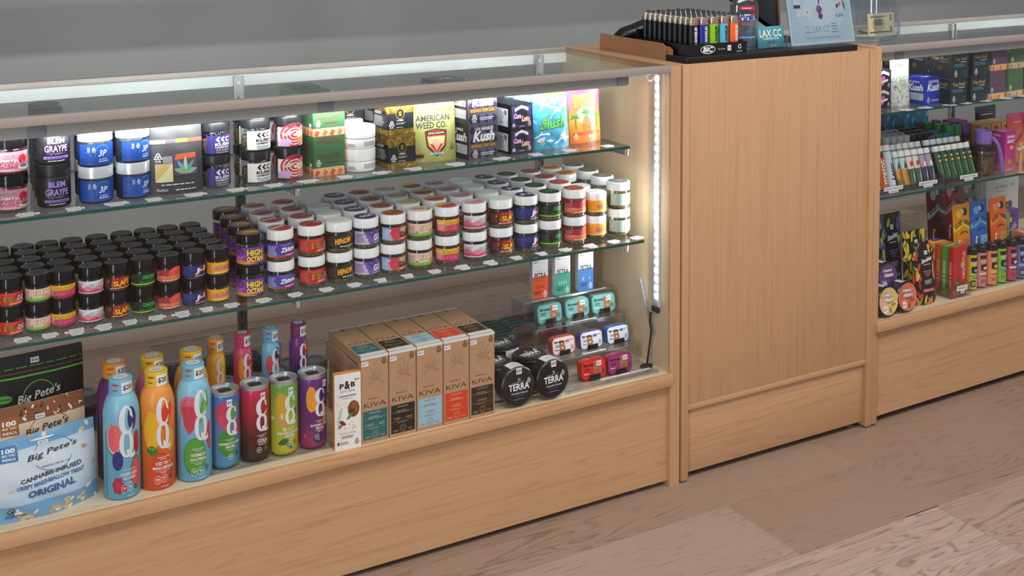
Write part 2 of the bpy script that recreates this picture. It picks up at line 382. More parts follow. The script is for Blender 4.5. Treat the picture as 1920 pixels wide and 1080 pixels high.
def shelf(name, label, x0, x1, z, root, brs):
    mb = MB(); mb.box((x0, .03, z-.006), (x1, .395, z), glass_shelf, mats={'f': glass_edge, 'r': glass_edge, 'l': glass_edge, 'k': glass_edge})
    o = mb.build('glass_shelf'); tag(o, label, 'shelf', 'glass shelves in the display cases')
    o.matrix_world = Matrix.Translation(root.location) @ Matrix.Rotation(root.rotation_euler[2], 4, 'Z')
    for bx in brs:
        b = MB(); b.slab([(.432, z-.0065), (.432, z-.045), (.40, z-.045), (.10, z-.026), (.058, z-.024), (.05, z-.018), (.048, z-.0065)], .003, steel, lambda u, v, w: (bx-.0015+w, u, v))
        b.lathe([(0, 0), (.005, 0), (.0055, .004), (.0055, .016), (0, .018)], M('#e8e8e8', .15, 1), 12); n = len(b.v)
        for i in range(n-5*12, n): x, y, zz = b.v[i]; b.v[i] = (bx+x, .049+y, z-.024+zz)
        b.build('shelf_bracket', root)
wallcase = build_case('display_case', -1.86, .027, (0, 0, 0), 0, 'long maple and glass display case nearest the camera, left of the wooden counter', (-.855, -.085), (-1.338, -.822, -.135))
shelf('s', 'upper glass shelf of the left display case, carrying bags, boxes and stacked jars', -1.83, -.088, .787, wallcase, (-.855, -.085))
shelf('s', 'lower glass shelf of the left display case, filled with rows of small jars', -1.83, -.048, .569, wallcase, (-.855, -.085))
RC = (.637, 0, .006); RZ = radians(1.3)
case2 = build_case('display_case', 0, 1.9, RC, RZ, 'second maple and glass display case, right of the wooden counter', (.83,), (.085, .62))
shelf('s', 'upper glass shelf of the right display case, carrying small boxes and one white pouch', .022, 1.86, .787, case2, (.83,))
shelf('s', 'lower glass shelf of the right display case, carrying acrylic trays of thin tubes', .022, 1.86, .569, case2, (.83,))
# counter cabinet between the cases
cab = E('counter_cabinet'); tag(cab, 'maple counter cabinet with plain door panel standing between the two display cases', 'cabinet')
for n, a, b, m in (('side_panel', (.034, -.004, .004), (.053, .457, .965), wz), ('side_panel', (.617, -.004, .004), (.6365, .457, .965), wz),
                   ('front_panel', (.0535, -.001, .1795), (.6165, .017, .9645), wz), ('rail', (.0535, -.002, .166), (.6165, .018, .179), wx),
                   ('kick_panel', (.0535, .006, .016), (.6165, .022, .1655), wx), ('top_panel', (.0535, .0175, .945), (.6165, .457, .9645), wy), ('back_panel', (.0535, .44, .02), (.6165, .456, .9445), wz)):
    MB().box(a, b, m, .0006).build(n, cab)
for x in (.075, .595): MB().lathe([(0, 0), (.012, 0), (.012, .004), (.005, .006), (.005, .016), (0, .016)], M('#6d6f70', .5), 14, (x, .03)).build('levelling_foot', cab)
# light strips
led = M('#ffffff', .3, emit=28, name='led_chip')
o = E('light_strip'); tag(o, 'glowing upright LED strip in the right front corner of the left display case', 'light strip')
MB().box((-.0035, .036, .405), (-.0003, .056, .94), M('#d9dcde', .3)).build('channel', o)
mb = MB()
for k in range(26):
    z = .424+k*.0201; mb.box((-.0056, .0390, z), (-.0036, .0490, z+.0092), led, .0006)
mb.build('led_row', o)
MB().box((-.0072, .036, .404), (-.006, .056, .94), glassy('strip_cover', '#f4f6ff', .06, .2)).build('cover', o)
MB().box((-.008, .034, .392), (-.0003, .058, .404), M('#26272a', .4), .001).build('end_cap', o)
l = area('led_strip_light', (-.012, .05, .67), (radians(90), 0, radians(62)), .02, .52, 1.3, (.97, .99, 1), 170)
l = area('led_bar_light', (-.96, .0365, .937), (radians(80), 0, 0), 1.66, .008, 4.7, (.95, .98, 1), 125)
l = area('led_bar_light', (1.5, .0605, .944), (radians(80), 0, RZ), 1.6, .008, 3.2, (.95, .98, 1), 125)
o = E('light_bar_connector'); tag(o, 'clear plastic connector and thin cable at the right end of the top light bar', 'connector')
mb = MB(); mb.box((-.155, .014, .929), (-.108, .03, .943), glassy('clear_plastic', '#eef2f4', .2, .1), .002); mb.build('housing', o)
MB().tube([(-.108, .022, .936), (-.09, .022, .941), (-.06, .024, .9425), (-.02, .03, .946)], .0013, M('#e8e8ea', .4)).build('cable', o)
MB().tube([(-.033, .04, .945), (-.034, .04, .935), (-.030, .04, .9295), (-.022, .041, .929), (-.015, .042, .933), (-.01, .043, .937)], .0018, M('#f0f0f0', .3)).build('hook', o)
o = tag(MB().tube([(-.014, .05, .392), (-.016, .052, .37), (-.013, .05, .35), (-.014, .052, .33), (-.018, .055, .29), (-.02, .056, .272)], .0022, BLACK).build('power_cord'), 'thin black cord hanging below the upright LED strip', 'cord')
mb = MB(); mb.lathe([(0, .2645), (.014, .2645), (.013, .268), (.006, .2705), (0, .271)], M('#2a211d', .5), 20, (-.022, .056), 1.2, .8); o = tag(mb.build('cord_anchor'), 'dark brown adhesive cord anchor on the deck near the right end', 'cord anchor')
pts = [(-.006+.0*k, .096-.04*k/60+.0045*cos(k*1.6), .458-.118*k/60+.0045*sin(k*1.6)) for k in range(0, 61)]
pts = []
for k in range(26*8):
    q = k/(26*8); c = Vector((-.007, .098-.052*q**1.3, .455-.115*q)); a = k*2*pi/8; pts.append(c+Vector((.0032*cos(a), .0032*sin(a)*.9, .0018*sin(a))))
tag(MB().tube(pts, .0011, M('#8e9296', .35, .4), 5).build('coiled_lead'), 'grey coiled cable lying against the inside of the right end panel', 'coiled cable')
# ================================================================ jars
def lidprof(r, z0, z1, ring=.0): 
    b = .0018
    p = [(r*.93, z0), (r, z0+.0006), (r, z1-b), (r-b*.3, z1-b*.35), (r-b, z1)]
    if ring: p += [(r*ring, z1), (r*ring-.0008, z1-.0007), (0, z1-.0007)]
    else: p += [(0, z1)]
    return p
def mk_jar(r, h, lh, lid, els=None, z0=.012, lab_h=.028, wid=2.2, lidels=None, body=None, fill=.68, ring=0, lids=.8, lang=0, name='jar', disc_mat=None, lidtop=None):
    def f():
        root = E(name); rb = r*.985; hb = h-lh
        MB().lathe([(0, .0005), (rb*.9, 0), (rb*.975, .0015), (rb, .005), (rb, hb-.003), (rb*.95, hb-.0005), (rb*.93, hb+.001)], body or jar_glass, 28).build('jar_body', root)
        if body is None: MB().lathe([(0, .003), (rb*.86, .0025), (rb*.93, .006), (rb*.94, hb*fill*.5), (rb*.92, hb*fill*.93), (rb*.6, hb*fill), (0, hb*fill*.97)], buds, 24).build('contents', root)
        l = MB().lathe(lidprof(r, hb+.0005, h, ring), lid, 32).build('lid', root)
        if lidels: art(lidels, 2*r*lids, 2*r*lids, disc(r*lids, h-(.0007 if ring else 0), lang), 'lid_sticker', l)
        if els: w = wid*rb; art(els, w, lab_h, wrap(rb, z0, w), 'label', root, cu=rb*.22, off0=.0004)
        return root
    return f
def DISC(bg, s=None, c='#ffffff', o=None, extra=()):
    e = [('e', .5, .5, .5, .5, bg)]+list(extra)
    if s: e.append(('t', s, .12, .36, .76, .27, c, {'b': .03, **({'o': o} if o else {})}))
    return e
def word(s, x, y, w, h, cols, o='#141414', b=.03):
    n = len(s); out = []
    for i, ch in enumerate(s): out.append(('t', ch, x+w*i/n+.004, y, w/n*.92, h, cols[i % len(cols)], {'b': b, 'o': o, 'ow': .035}))
    return out
FP = lambda c='#ffffff': ('l', .03, .15, .25, .7, 8, c)
LAB = {
 'zk': ([('r', 0, 0, 1, 1, '#4a3a9c'), ('p', [(0, 0), (.45, 0), (0, .8)], '#3d66b8'), ('p', [(0, 0), (1, 0), (1, .38), (.3, .12)], '#c22a72'), ('p', [(0, 0), (.3, 0), (0, .25)], '#e88a4a'), ('p', [(.3, 1), (.55, .45), (.7, 1)], '#6a55c0'), FP('#c8d4f0'), ('t', 'ZkittleZ', .36, .34, .5, .34, '#f6f6fa', {'b': .05, 'o': '#2a1c50', 's': .2, 'up': .1}), ('l', .45, .1, .45, .12, 1, '#f0e0f0')],
        [('e', .5, .5, .5, .5, '#c2323c'), ('p', ell(.5, .5, .5, .5, 10, 2.6, 4.2), '#e8b030'), ('p', ell(.5, .5, .5, .5, 10, 5.2, 7), '#b03088'), ('t', 'ZkittleZ', .12, .38, .78, .26, '#f4f0f8', {'b': .05, 'o': '#5a1030', 'r': .3})]),
 'story': ([('r', 0, 0, 1, 1, '#c4261e'), ('p', [(.45, 0), (1, 0), (1, .75), (.55, .4)], '#e8604a'), ('p', [(.2, 1), (.55, .5), (.75, 1)], '#d8402c'), FP('#e07a66')]+word('STORY', .34, .28, .34, .42, ['#f0a428', '#2fa544', '#f08a2c', '#37a04a', '#e43424'])+[('t', 'OG', .70, .3, .2, .42, '#f4f4f4', {'b': .02, 'o': '#141414'}), ('l', .5, .08, .4, .1, 1, '#f8d0c0')],
           [('e', .5, .5, .5, .5, '#b8271f'), ('p', ell(.5, .5, .5, .5, 10, 5.6, 7.2), '#d84a38')]+word('STORY', .1, .4, .5, .2, ['#f0a428', '#2fa544'], b=.02)+[('t', 'OG', .62, .4, .26, .2, '#f4f4f4', {'o': '#141414'})]),
 'venom': ([('r', 0, 0, 1, 1, '#14160f'), ('r', .4, .6, .6, .4, '#243a1c'), ('p', [(.5, 0), (1, .25), (1, 0)], '#3f8a32'), FP('#5b4a28'), ('t', 'VENOM', .3, .3, .42, .42, '#f4b52a', {'b': .03, 's': .35, 'up': .12, 'o': '#e0561c', 'ow': .03}), ('t', 'OG', .75, .42, .15, .42, '#d2202a', {'b': .05}), ('l', .4, .1, .5, .13, 1, '#dfe8d8')], None),
 'gg4': ([('r', 0, 0, 1, 1, '#7a5ba6'), ('p', [(0, 0), (.4, 0), (.25, 1), (0, 1)], '#c9b8dc'), ('p', [(.3, 1), (.5, .3), (.65, 1)], '#59429a'), ('sc', .05, .1, .5, .8, 9, .05, .06, ['#e3d6ee', '#a88fc8']), FP('#6b5a90'), ('t', 'GG4', .5, .22, .32, .5, '#f4f2f8', {'b': .06, 'o': '#33285c'}), ('l', .5, .06, .4, .1, 1, '#efe6f8')],
         [('e', .5, .5, .5, .5, '#3a2a66'), ('p', ell(.5, .5, .5, .5, 10, 5.6, 7.4), '#8d6ab0'), ('t', 'GG4', .2, .34, .6, .3, '#f4f2f8', {'b': .06, 'o': '#20163e'})]),
 'dl': ([('r', 0, 0, 1, 1, '#b84a58'), ('p', [(0, 0), (.3, 0), (.4, .5), (.2, 1), (0, 1)], '#8cb6d8'), ('p', [(.15, .3), (.3, .9), (.45, .4), (.3, .1)], '#d83a4a'), ('r', .5, .45, .5, .5, '#c9a878'), ('p', [(.35, 0), (1, 0), (1, .3), (.5, .2)], '#d8622a'), FP('#e8eef8'), ('t', 'D.L.', .5, .22, .3, .42, '#15130f', {'b': .06}), ('l', .5, .06, .4, .1, 1, '#f6e8d8')],
        [('e', .5, .5, .5, .5, '#c0502c'), ('p', ell(.5, .5, .5, .5, 10, 1, 2.6), '#e8a040'), ('p', ell(.5, .5, .5, .5, 8, 2.6, 3.6), '#4a90b8'), ('p', ell(.5, .5, .5, .5, 10, 4.6, 6), '#b82a30'), ('r', .2, .36, .62, .26, '#191512'), ('t', 'D.L', .26, .4, .5, .18, '#d8b868', {'b': .03})]),
 'farm': ([('r', 0, 0, 1, 1, '#e6d3b4'), ('r', 0, .45, 1, .55, '#ecc6b4'), ('p', [(0, 0), (1, 0), (1, .22), (.5, .3), (0, .2)], '#8fb84e'), ('r', 0, 0, 1, .09, '#4d9a3a'), FP('#a98c84'), ('r', .28, .3, .05, .1, '#a04a3a'), ('t', 'FARM', .38, .45, .36, .36, '#f0dfb4', {'b': .04, 'o': '#6a5440', 'up': .08}), ('t', 'OG', .6, .16, .2, .34, '#e06a2a', {'b': .05, 'o': '#f8e8d0'})],
          [('e', .5, .5, .5, .5, '#e9d3b8'), ('p', ell(.5, .5, .5, .5, 10, 5, 6.6), '#7ab04a'), ('t', 'FARM', .18, .45, .6, .22, '#cdbb90', {'b': .04, 'o': '#7a6248'}), ('t', 'OG', .5, .25, .26, .2, '#e8803a', {'b': .03})]),
 'lemon': ([('r', 0, 0, 1, 1, '#e2436a'), ('p', [(0, 1), (0, .62), (.3, .72), (.6, .6), (1, .7), (1, 1)], '#f2b420'), ('p', [(0, 0), (0, .25), (.15, .12), (.3, .28), (.5, .1), (.7, .26), (.85, .1), (1, .24), (1, 0)], '#b42a50'), FP('#ffd9d0'), ('t', 'LEMON CHERRY', .2, .52, .6, .3, '#f7c324', {'b': .03, 's': .3, 'o': '#2a1410', 'ow': .04, 'up': .05}), ('t', 'GELATO', .2, .18, .6, .3, '#ee5c8c', {'b': .05, 'o': '#7a1438', 'ow': .04})],
           [('e', .5, .5, .5, .5, '#df4a70'), ('p', ell(.5, .5, .5, .5, 12, .3, 2.9), '#f0b428'), ('t', 'LEMON CHERRY', .12, .5, .76, .16, '#f6c52c', {'b': .03, 's': .3, 'o': '#5c1a20'}), ('t', 'GELATO', .2, .3, .6, .16, '#e8608c', {'b': .04, 'o': '#8c1c40'})]),
 'gelato': ([('r', 0, 0, 1, 1, '#e8899c'), ('p', [(0, 1), (0, .5), (.12, .7), (.25, .45), (.4, .66), (.55, .42), (.7, .6), (.85, .4), (1, .58), (1, 1)], '#dfe3e6'), ('p', [(0, 0), (0, .2), (.2, .35), (.4, .16), (.6, .34), (.8, .16), (1, .3), (1, 0)], '#cf3f5e'), FP('#b06a78'), ('t', 'GELATO', .42, .44, .42, .3, '#d9dde2', {'b': .03, 'o': '#4a5560', 'ow': .04, 'up': .1}), ('r', 0, 0, 1, .06, '#f3f0f0')],
            [('e', .5, .5, .5, .5, '#e48fa2'), ('p', ell(.5, .5, .5, .5, 12, .2, 2.9), '#d8d4d6'), ('t', 'GELATO', .12, .4, .76, .2, '#e8e4e8', {'b': .03, 'o': '#c02848', 'ow': .05})]),
 'slapz': ([('r', 0, 0, 1, 1, '#a81c14'), ('r', 0, 0, .35, 1, '#3a0f14'), ('sc', .25, .1, .75, .8, 26, .03, .09, ['#e8641c', '#d8321c', '#f09a28']), FP('#8a4a48'), ('t', 'SLAPZ', .4, .24, .5, .44, '#f6c51e', {'b': .07, 'o': '#5c140c', 'ow': .05, 'up': .12}), ('l', .3, .05, .6, .1, 1, '#f8e0d0')], None),
 'j1': ([('r', 0, 0, 1, 1, '#1c2358'), ('r', 0, .5, 1, .5, '#25307a'), ('sc', .05, .2, .5, .7, 12, .02, .05, ['#39459a']), FP('#4a5aa8'), ('t', 'J-1', .48, .26, .34, .5, '#f0f0f2', {'b': .05, 's': .1, 'o': '#e0562a', 'ow': .07, 'dx': .012, 'dy': -.03, 'up': .15}), ('l', .45, .07, .45, .1, 1, '#dfe6ff')],
        [('e', .5, .5, .5, .5, '#1e2c62'), ('p', ell(.5, .5, .5, .5, 10, 5.4, 6.9), '#b8c8e0'), ('t', 'J-1', .2, .34, .58, .3, '#f0f0f2', {'b': .05, 'o': '#e05a2a', 'ow': .07})]),
 'green': ([('r', 0, 0, 1, 1, '#0c0f10'), ('sc', .03, .55, .9, .4, 22, .006, .02, ['#cfd6cc']), ('p', [(.3, .12), (.4, .42), (.55, .2), (.7, .5), (.8, .2), (1, .45), (1, .12)], '#2c5a1e'), ('r', 0, .04, 1, .1, '#8fd02c'), FP('#3f5a46'), ('t', 'GREEN', .42, .52, .42, .32, '#2fa63c', {'b': .07}), ('t', 'GHOST', .5, .2, .36, .26, '#173a16', {'b': .03, 's': .2, 'o': '#5da03a', 'ow': .03})],
           [('e', .5, .5, .5, .5, '#142018'), ('t', 'GREEN', .2, .5, .6, .17, '#2fa63c', {'b': .06}), ('t', 'GHOST', .3, .3, .5, .15, '#5da03a', {'b': .02, 's': .2})]),
 'sun': ([('r', 0, 0, 1, 1, '#a3283a'), ('r', 0, 0, 1, .45, '#e2604c'), ('p', [(0, .3), (.3, .5), (.5, .3)], '#f08a70'), FP('#d88a80'), ('e', .75, .7, .25, .5, '#ee5548'), ('t', 'SUN', .5, .55, .3, .32, '#d8202e', {'b': .07, 'o': '#f58a78', 'ow': .05}), ('t', 'TANGO', .46, .2, .4, .28, '#f0a850', {'b': .04, 's': .25, 'o': '#8e1c28'}), ('l', .3, .05, .6, .1, 1, '#fff0e0')],
         [('e', .5, .5, .5, .5, '#b03a34'), ('p', ell(.5, .5, .5, .5, 10, 4, 5.8), '#d8604a'), ('t', 'SUN TANGO', .1, .4, .8, .18, '#f0c070', {'b': .03, 's': .2, 'o': '#7c1c1c'})]),
 'gelo': ([('r', 0, 0, 1, 1, '#f2a928'), ('sc', .02, .1, .95, .8, 24, .045, .04, ['#f6c23c', '#ea9220', '#f9d468']), FP('#c87c1c'), ('t', 'GELONADE', .3, .3, .62, .34, '#e08a64', {'b': .05, 'o': '#8a6a9a', 'ow': .035, 'up': .05}), ('l', .3, .06, .6, .1, 1, '#fff4d8')],
          [('e', .5, .5, .5, .5, '#f0a22c'), ('t', 'GELONADE', .1, .4, .8, .2, '#d87c3c', {'b': .03, 'o': '#7c4a3a'})]),
 'jack': ([('r', 0, 0, 1, 1, '#9fb6b0'), ('sc', .02, .05, .95, .9, 24, .04, .08, ['#7fb0b8', '#b9c4b0', '#d8c27a']), ('t', 'Lemon', .45, .5, .35, .26, '#d9b13c', {'b': .03, 's': .2}), ('t', 'JACK', .45, .16, .45, .32, '#86b8c4', {'b': .06, 'o': '#c9a94c', 'ow': .03})],
          [('e', .5, .5, .5, .5, '#5f6f78'), ('t', 'Lemon', .25, .5, .5, .16, '#d9b13c', {'b': .03, 's': .2}), ('t', 'JACK', .25, .28, .52, .2, '#d8a860', {'b': .05})]),
 'ho': ([('r', 0, 0, 1, 1, '#7a3aa0'), ('p', [(0, 0), (.6, 0), (.2, .25), (0, .3)], '#e8923c'), ('p', [(0, 1), (.3, .6), (.2, 1)], '#5a2880'), ('p', [(.05, .1), (.3, .45), (0, .5)], '#b468c8'), ('p', [(1, 1), (.8, .5), (1, .6)], '#c86a9a'), ('sc', .0, .1, .3, .8, 8, .03, .02, ['#e3a05c', '#5a2880']), ('t', 'HIGH', .34, .5, .4, .36, '#f4e02a', {'b': .05, 'o': '#5c1c3c', 'ow': .05}), ('t', 'OCTANE', .34, .12, .44, .34, '#f4e02a', {'b': .05, 'o': '#c02860', 'ow': .05})],
        [('e', .5, .5, .5, .5, '#6b3a80'), ('e', .5, .5, .42, .42, '#8a5a3c'), ('t', 'HIGH', .28, .5, .44, .18, '#f0dc2a', {'b': .04, 'o': '#5c1c5c'}), ('t', 'OCTANE', .2, .28, .6, .18, '#f0dc2a', {'b': .04, 'o': '#5c1c5c'})]),
}
lidw = M('#eeeeec', .35, coat=.3); lidk = M('#08080a', .13, spec=.4)
WCOL = [('zk', -.8737, 'blue and magenta label lettered in white'), ('story', -.8102, 'red label lettered in orange and green'), ('venom', -.7519, 'black and green label lettered in slanted yellow'), ('gg4', -.6943, 'violet label with large white letters'), ('dl', -.6358, 'red, blue and tan label'),
        ('farm', -.5751, 'cream label with a green hill band'), ('lemon', -.5112, 'yellow and hot pink label'), ('gelato', -.4458, 'pink dripping label on grey'), ('slapz', -.3816, 'fiery red label with fat yellow letters'), ('j1', -.3186, 'navy label with a white and orange emblem'),
        ('green', -.2585, 'black label with green lettering'), ('sun', -.1938, 'crimson and coral label'), ('gelo', -.1300, 'orange yellow label'), ('jack', -.0673, 'pale teal and gold label')]
ROWN = ['front', 'second', 'third', 'rear']
LH = .0615; Z2 = .5692
for key, x, d in WCOL:
    for r in range(4):
        for lv in range(2):
            rz = radians(R.uniform(-2, 16) if r == 0 else R.uniform(-5, 20)); y = .096+r*.067+(.01 if key in ('gelo', 'jack') else 0)
            xx = x+(.003*r if x < -.5 else .001*r); hid = r > 0 and lv == 0
            h, rr, kk = LH, .0268, key
            if key == 'gelo' and r < 2: h, rr, kk = .053, .0243, 'gelos'
            lab, lid = LAB[key]
            if kk == 'gelos': lid = None
            mk = mk_jar(rr, h, .0195, lidw, lab,   .010, .0265, 3.1, lid, ring=0 if lid else .82, lids=.86)
            if hid: lb, g = 'white-lidded jar hidden beneath another jar behind the front row', 'white-lidded jars hidden beneath the back rows'
            else: lb, g = 'white-lidded jar, %s, %s' % (d, 'lower one, front row' if lv == 0 else ['upper one, front row', 'top one, second row', 'top one, third row', 'top one, rear row'][r]), 'white-lidded jars in rows on the lower shelf'
            put('w_'+kk, mk, (xx+R.uniform(-.001, .001)*lv, y, Z2+lv*h), lb, 'jar', g, rz)
for r in range(4):
    for lv in range(2):
        put('ho', mk_jar(.0268, LH, .0185, lidk, LAB['ho'][0], .006, .032, 3.0, LAB['ho'][1], lids=.9), (-.9345+.003*r, .095+r*.067, Z2+lv*LH),
            'black-lidded jar with purple label lettered in yellow, %s' % (['lower jar of the front pair', 'under the second one back', 'under the third one back', 'under the rearmost one'], ['upper jar of the front pair', 'second from the front on top', 'third from the front on top', 'rearmost on top'])[lv][r], 'jar', 'black-lidded purple jars on the lower shelf', radians(R.uniform(-6, 4)))
BCOL = [(None, -1.4085, 'plain'), ('story', -1.3640, 'red label lettered in orange and green'), ('farm', -1.3190, 'cream label with a green hill band'), ('lemon', -1.2755, 'yellow and hot pink label'), ('gelato', -1.2285, 'pink dripping label on grey'), ('slapz', -1.1830, 'fiery red label with fat yellow letters'),
        ('green', -1.1359, 'black label with green lettering'), ('sun', -1.0905, 'crimson and coral label'), ('j1', -1.0443, 'navy label with a white and orange emblem'), ('gelo', -.9981, 'orange yellow label')]
BH = .0515
for key, x, d in BCOL:
    for r in range(5):
        for lv in range(2):
            y = .0925+r*.0492; hid = r > 0 and lv == 0
            k2 = key or 'story'; q = [.62, .5, .74, .6, .66][(len(k2)+r) % 3]
            mk = mk_jar(.0213, BH, .0215, lidk, LAB[k2][0], .006, .0215, 3.0, [('e', .5, .5, .5, .5, '#3e4248'), ('e', .51, .5, q*.62, q*.62, '#0a0a0b')], lids=.93)
            if hid: lb, g = 'small black-lidded jar hidden under another jar, behind the front row', 'small black-lidded jars hidden beneath the back rows'
            else: lb, g = 'small black-lidded jar, %s, %s' % (d if key else 'cut by the left photo edge', 'lower one, front row' if lv == 0 else ['upper one, front row', 'top one, second row', 'top one, third row', 'top one, fourth row', 'top one, rear row'][r]), 'small black-lidded jars on the lower shelf'
            put('b_'+k2, mk, (x-.0005*r+R.uniform(-.0015, .0015), y, Z2+lv*BH), lb, 'jar', g, radians(R.uniform(-8, 2)))
# price strips on the shelf edges
def mk_price(lines, wd):
    def f():
        mb = MB(); R2 = random.Random(len(lines)*31+int(wd*1e4)); n = len(lines); y = 0
        for k, s in enumerate(lines):
            w = wd*(.45+.075*len(s)) if len(s) < 9 else wd*1.15; x = R2.uniform(-.004, .004)
            mb.box((x-w/2, y, 0), (x+w/2, y+.0085, .0007), WHITE)
            art([('r', .0, 0, 1, 1, '#f4f4f2'), ('t', s, .12, .32, .76, .36, '#7c7e82', {'b': -.005})], w, .0085, topside(x-w/2, y, .0007), mb=mb, off0=.0001); y -= .0079
        return mb.build('price_label')
    return f
NM = {'zk': 'ZKITTLEZ', 'story': 'STORY OG', 'venom': 'VENOM OG', 'gg4': 'GG4', 'dl': 'D.L.', 'farm': 'FARM OG', 'lemon': 'LEMON CHERRY GELATO', 'gelato': 'GELATO', 'slapz': 'SLAPZ', 'j1': 'J-1', 'green': 'GREEN GHOST', 'sun': 'SUN TANGO', 'gelo': 'GELONADE', 'jack': 'LEMON JACK', 'ho': 'HIGH OCTANE'}
for cl, nm in ((WCOL, 'white-lidded'), (BCOL[1:], 'small black-lidded')):
    for key, x, d in cl:
        put('pr'+key+nm, mk_price(['1/8 OZ', NM[key], '$25'] if len(key) < 6 and key not in ('lemon', 'sun') else ['1/8 OZ', NM[key], 'HYBRID', '$25'], .027), (x+.012, .054, Z2), 'price strips before the %s jars, %s' % (nm, d.split(' lettered')[0]), 'price label', 'price strips along the lower shelf edge', radians(2))
put('prho', mk_price(['1/8 OZ', NM['ho'], '$25'], .027), (-.925, .052, Z2), 'white price strips on the lower shelf before the purple black-lidded jars', 'price label', 'price strips along the lower shelf edge', radians(2))
# ================================================================ makers: cartons, pouches, bottles
def carton(w, d, h, mat, fr=None, sd=None, tp=None, mats=None, name='carton', bev=.0006, fz=0., fh=None):
    """folding carton; artwork printed on front, left side, top"""
    def f():
        mb = MB(); mb.recalc = False
        if bev: mb.box((-w/2+.0005, 0.0005, 0), (w/2-.0005, d-.0005, h), mat, mats=mats)
        if fr: art(fr, w, fh or h, front(-w/2, 0.0004, fz), mb=mb, off0=.0001)
        if sd: art(sd, d, fh or h, leftside(-w/2+.0004, d, fz), mb=mb, off0=.0001)
        if tp: art(tp, w, d, topside(-w/2, 0, h), mb=mb, off0=.0001)
        return mb.build(name)
    return f
def pouch(w, h, t, mat, els, name='pouch', lean=0, cut=None, wr=.0012, bot=.75, matb=None, waist=.0, zipper=None, flare=0):
    """stand-up pouch, bottom gusset, origin at the base centre, front towards -y"""
    def dep(u, v):
        g = (bot+(1-bot)*min(1, v*3.2))*(1-v)**.75*1.15 if v > 0 else bot*1.15
        e = max(0., 1-abs(2*u-1)**3.2)
        return t*.5*e*g + (.0006 if 0 < u < 1 else .0003)
    def fn(U, V, d, side=-1):
        u = min(1, max(0, U/w)); v = min(1, max(0, V/h)); k = 1-waist*sin(pi*min(1, v*1.1))+flare*(v**6)
        q = wr*sin(u*9+v*7)*sin(v*13+u*3)*min(1, u*5, (1-u)*5)*(1-.5*v)
        return Vector(((u-.5)*w*k, side*(dep(u, v)+d)+(q if side < 0 else q)+lean*V, V*sqrt(1-lean*lean)))
    def outline_in(u, v): 
        r = .06; a = h/w; 
        return 1
    def f():
        mb = MB(); nx, ny = 26, 34; 
        for side, m in ((-1, mat), (1, matb or mat)):
            vs = []; fs = []
            for j in range(ny+1):
                for i in range(nx+1):
                    u, v = i/nx, j/ny; uu, vv = u, v
                    if v > .96: # rounded corners
                        c = .35*(v-.96)/.04; 
                        uu = .5+(u-.5)*(1-.06*c*c*8*.35)
                    vs.append(fn(uu*w, vv*h, 0, side))
            for j in range(ny):
                for i in range(nx):
                    a = j*(nx+1)+i; q = (a, a+1, a+nx+2, a+nx+1); fs.append(q if side < 0 else q[::-1])
            mb.add(vs, fs, m)
        # gusset base
        vs = [fn(i/nx*w, 0, 0, -1) for i in range(nx+1)]+[fn(i/nx*w, 0, 0, 1) for i in range(nx+1)]
        mb.add(vs, [(i, nx+1+i, nx+2+i, i+1) for i in range(nx)], mat); mb.recalc = False
        G = [[fn(i/nx*w, j/ny*h, 0) for i in range(nx+1)] for j in range(ny+1)]
        def on(u, v, d):  # same facets as the bag itself, so the print lies flat on it
            x = min(max(u/w*nx, 0), nx-1e-6); y = min(max(v/h*ny, 0), ny-1e-6); i, j = int(x), int(y); x -= i; y -= j
            p = G[j][i]*(1-x)*(1-y)+G[j][i+1]*x*(1-y)+G[j+1][i]*(1-x)*y+G[j+1][i+1]*x*y
            return p+Vector((0, -d, 0))
        art(els, w, h, on, mb=mb, cu=w/nx, cv=h/ny, off0=.0004, rough=.35, thick=.0016)
        return mb.build(name)
    return f
def LK(c, c2, dark):  # script brand panel lines of the boxes
    return None
# ---------------------------------------------------------------- upper shelf
Z1 = .7872
capsil = M('#dfe2e6', .28, .35)
cherry = [('r', 0, 0, 1, 1, '#c9808e'), ('sc', 0, .1, 1, .8, 12, .06, .08, ['#b8606e', '#d89aa4', '#e8c8b8']), ('e', .74, .6, .12, .24, '#a8202e'), ('e', .8, .2, .2, .12, '#e0c8a0'), ('e', .78, .26, .12, .08, '#3a6a88'), ('t', 'CANNABIOTIX', .12, .72, .42, .16, '#1c1c22', {'b': .02, 'o': '#f2e8e8'}), ('t', 'Cherry', .1, .46, .5, .22, '#f6dfe4', {'b': .04, 'o': '#8a2034'}), ('t', 'FADE', .12, .24, .46, .2, '#f090a8', {'b': .07, 'o': '#8a2034'}), ('l', .15, .04, .5, .1, 2, '#fff0f0')]
blem = [('t', 'BLEM', .34, .66, .32, .2, '#a98ad8', {'b': .07}), ('t', 'GRAYPE', .28, .36, .44, .24, '#b296dc', {'b': .02}), ('t', '/ graype /', .34, .27, .32, .07, '#b296dc', {'b': 0}), ('r', .26, .12, .48, .09, '#9a78cc'), ('l', .3, .13, .4, .06, 1, '#3c2c58'), ('l', .33, .03, .34, .05, 1, '#e8e8ee')]
bp = [('r', 0, 0, 1, 1, '#2450a8'), ('sc', 0, 0, 1, 1, 8, .08, .1, ['#2a58b4', '#1f4698']), ('g', .56, .55, .17, .42, 0, .162, .40, 20, 200, '#49b4d8'), ('t', '3P', .46, .42, .2, .3, '#eef2fa', {'b': .01, 's': .3}), ('z', .32, .62, .09, .26, '#eef2fa', '#2450a8'), ('l', .22, .62, .07, .26, 5, '#dfe8fa'), ('l', .46, .14, .3, .08, 1, '#e8eefa'), ('t', 'BLUEPRINT', .48, .24, .18, .07, '#c8d8f4')]
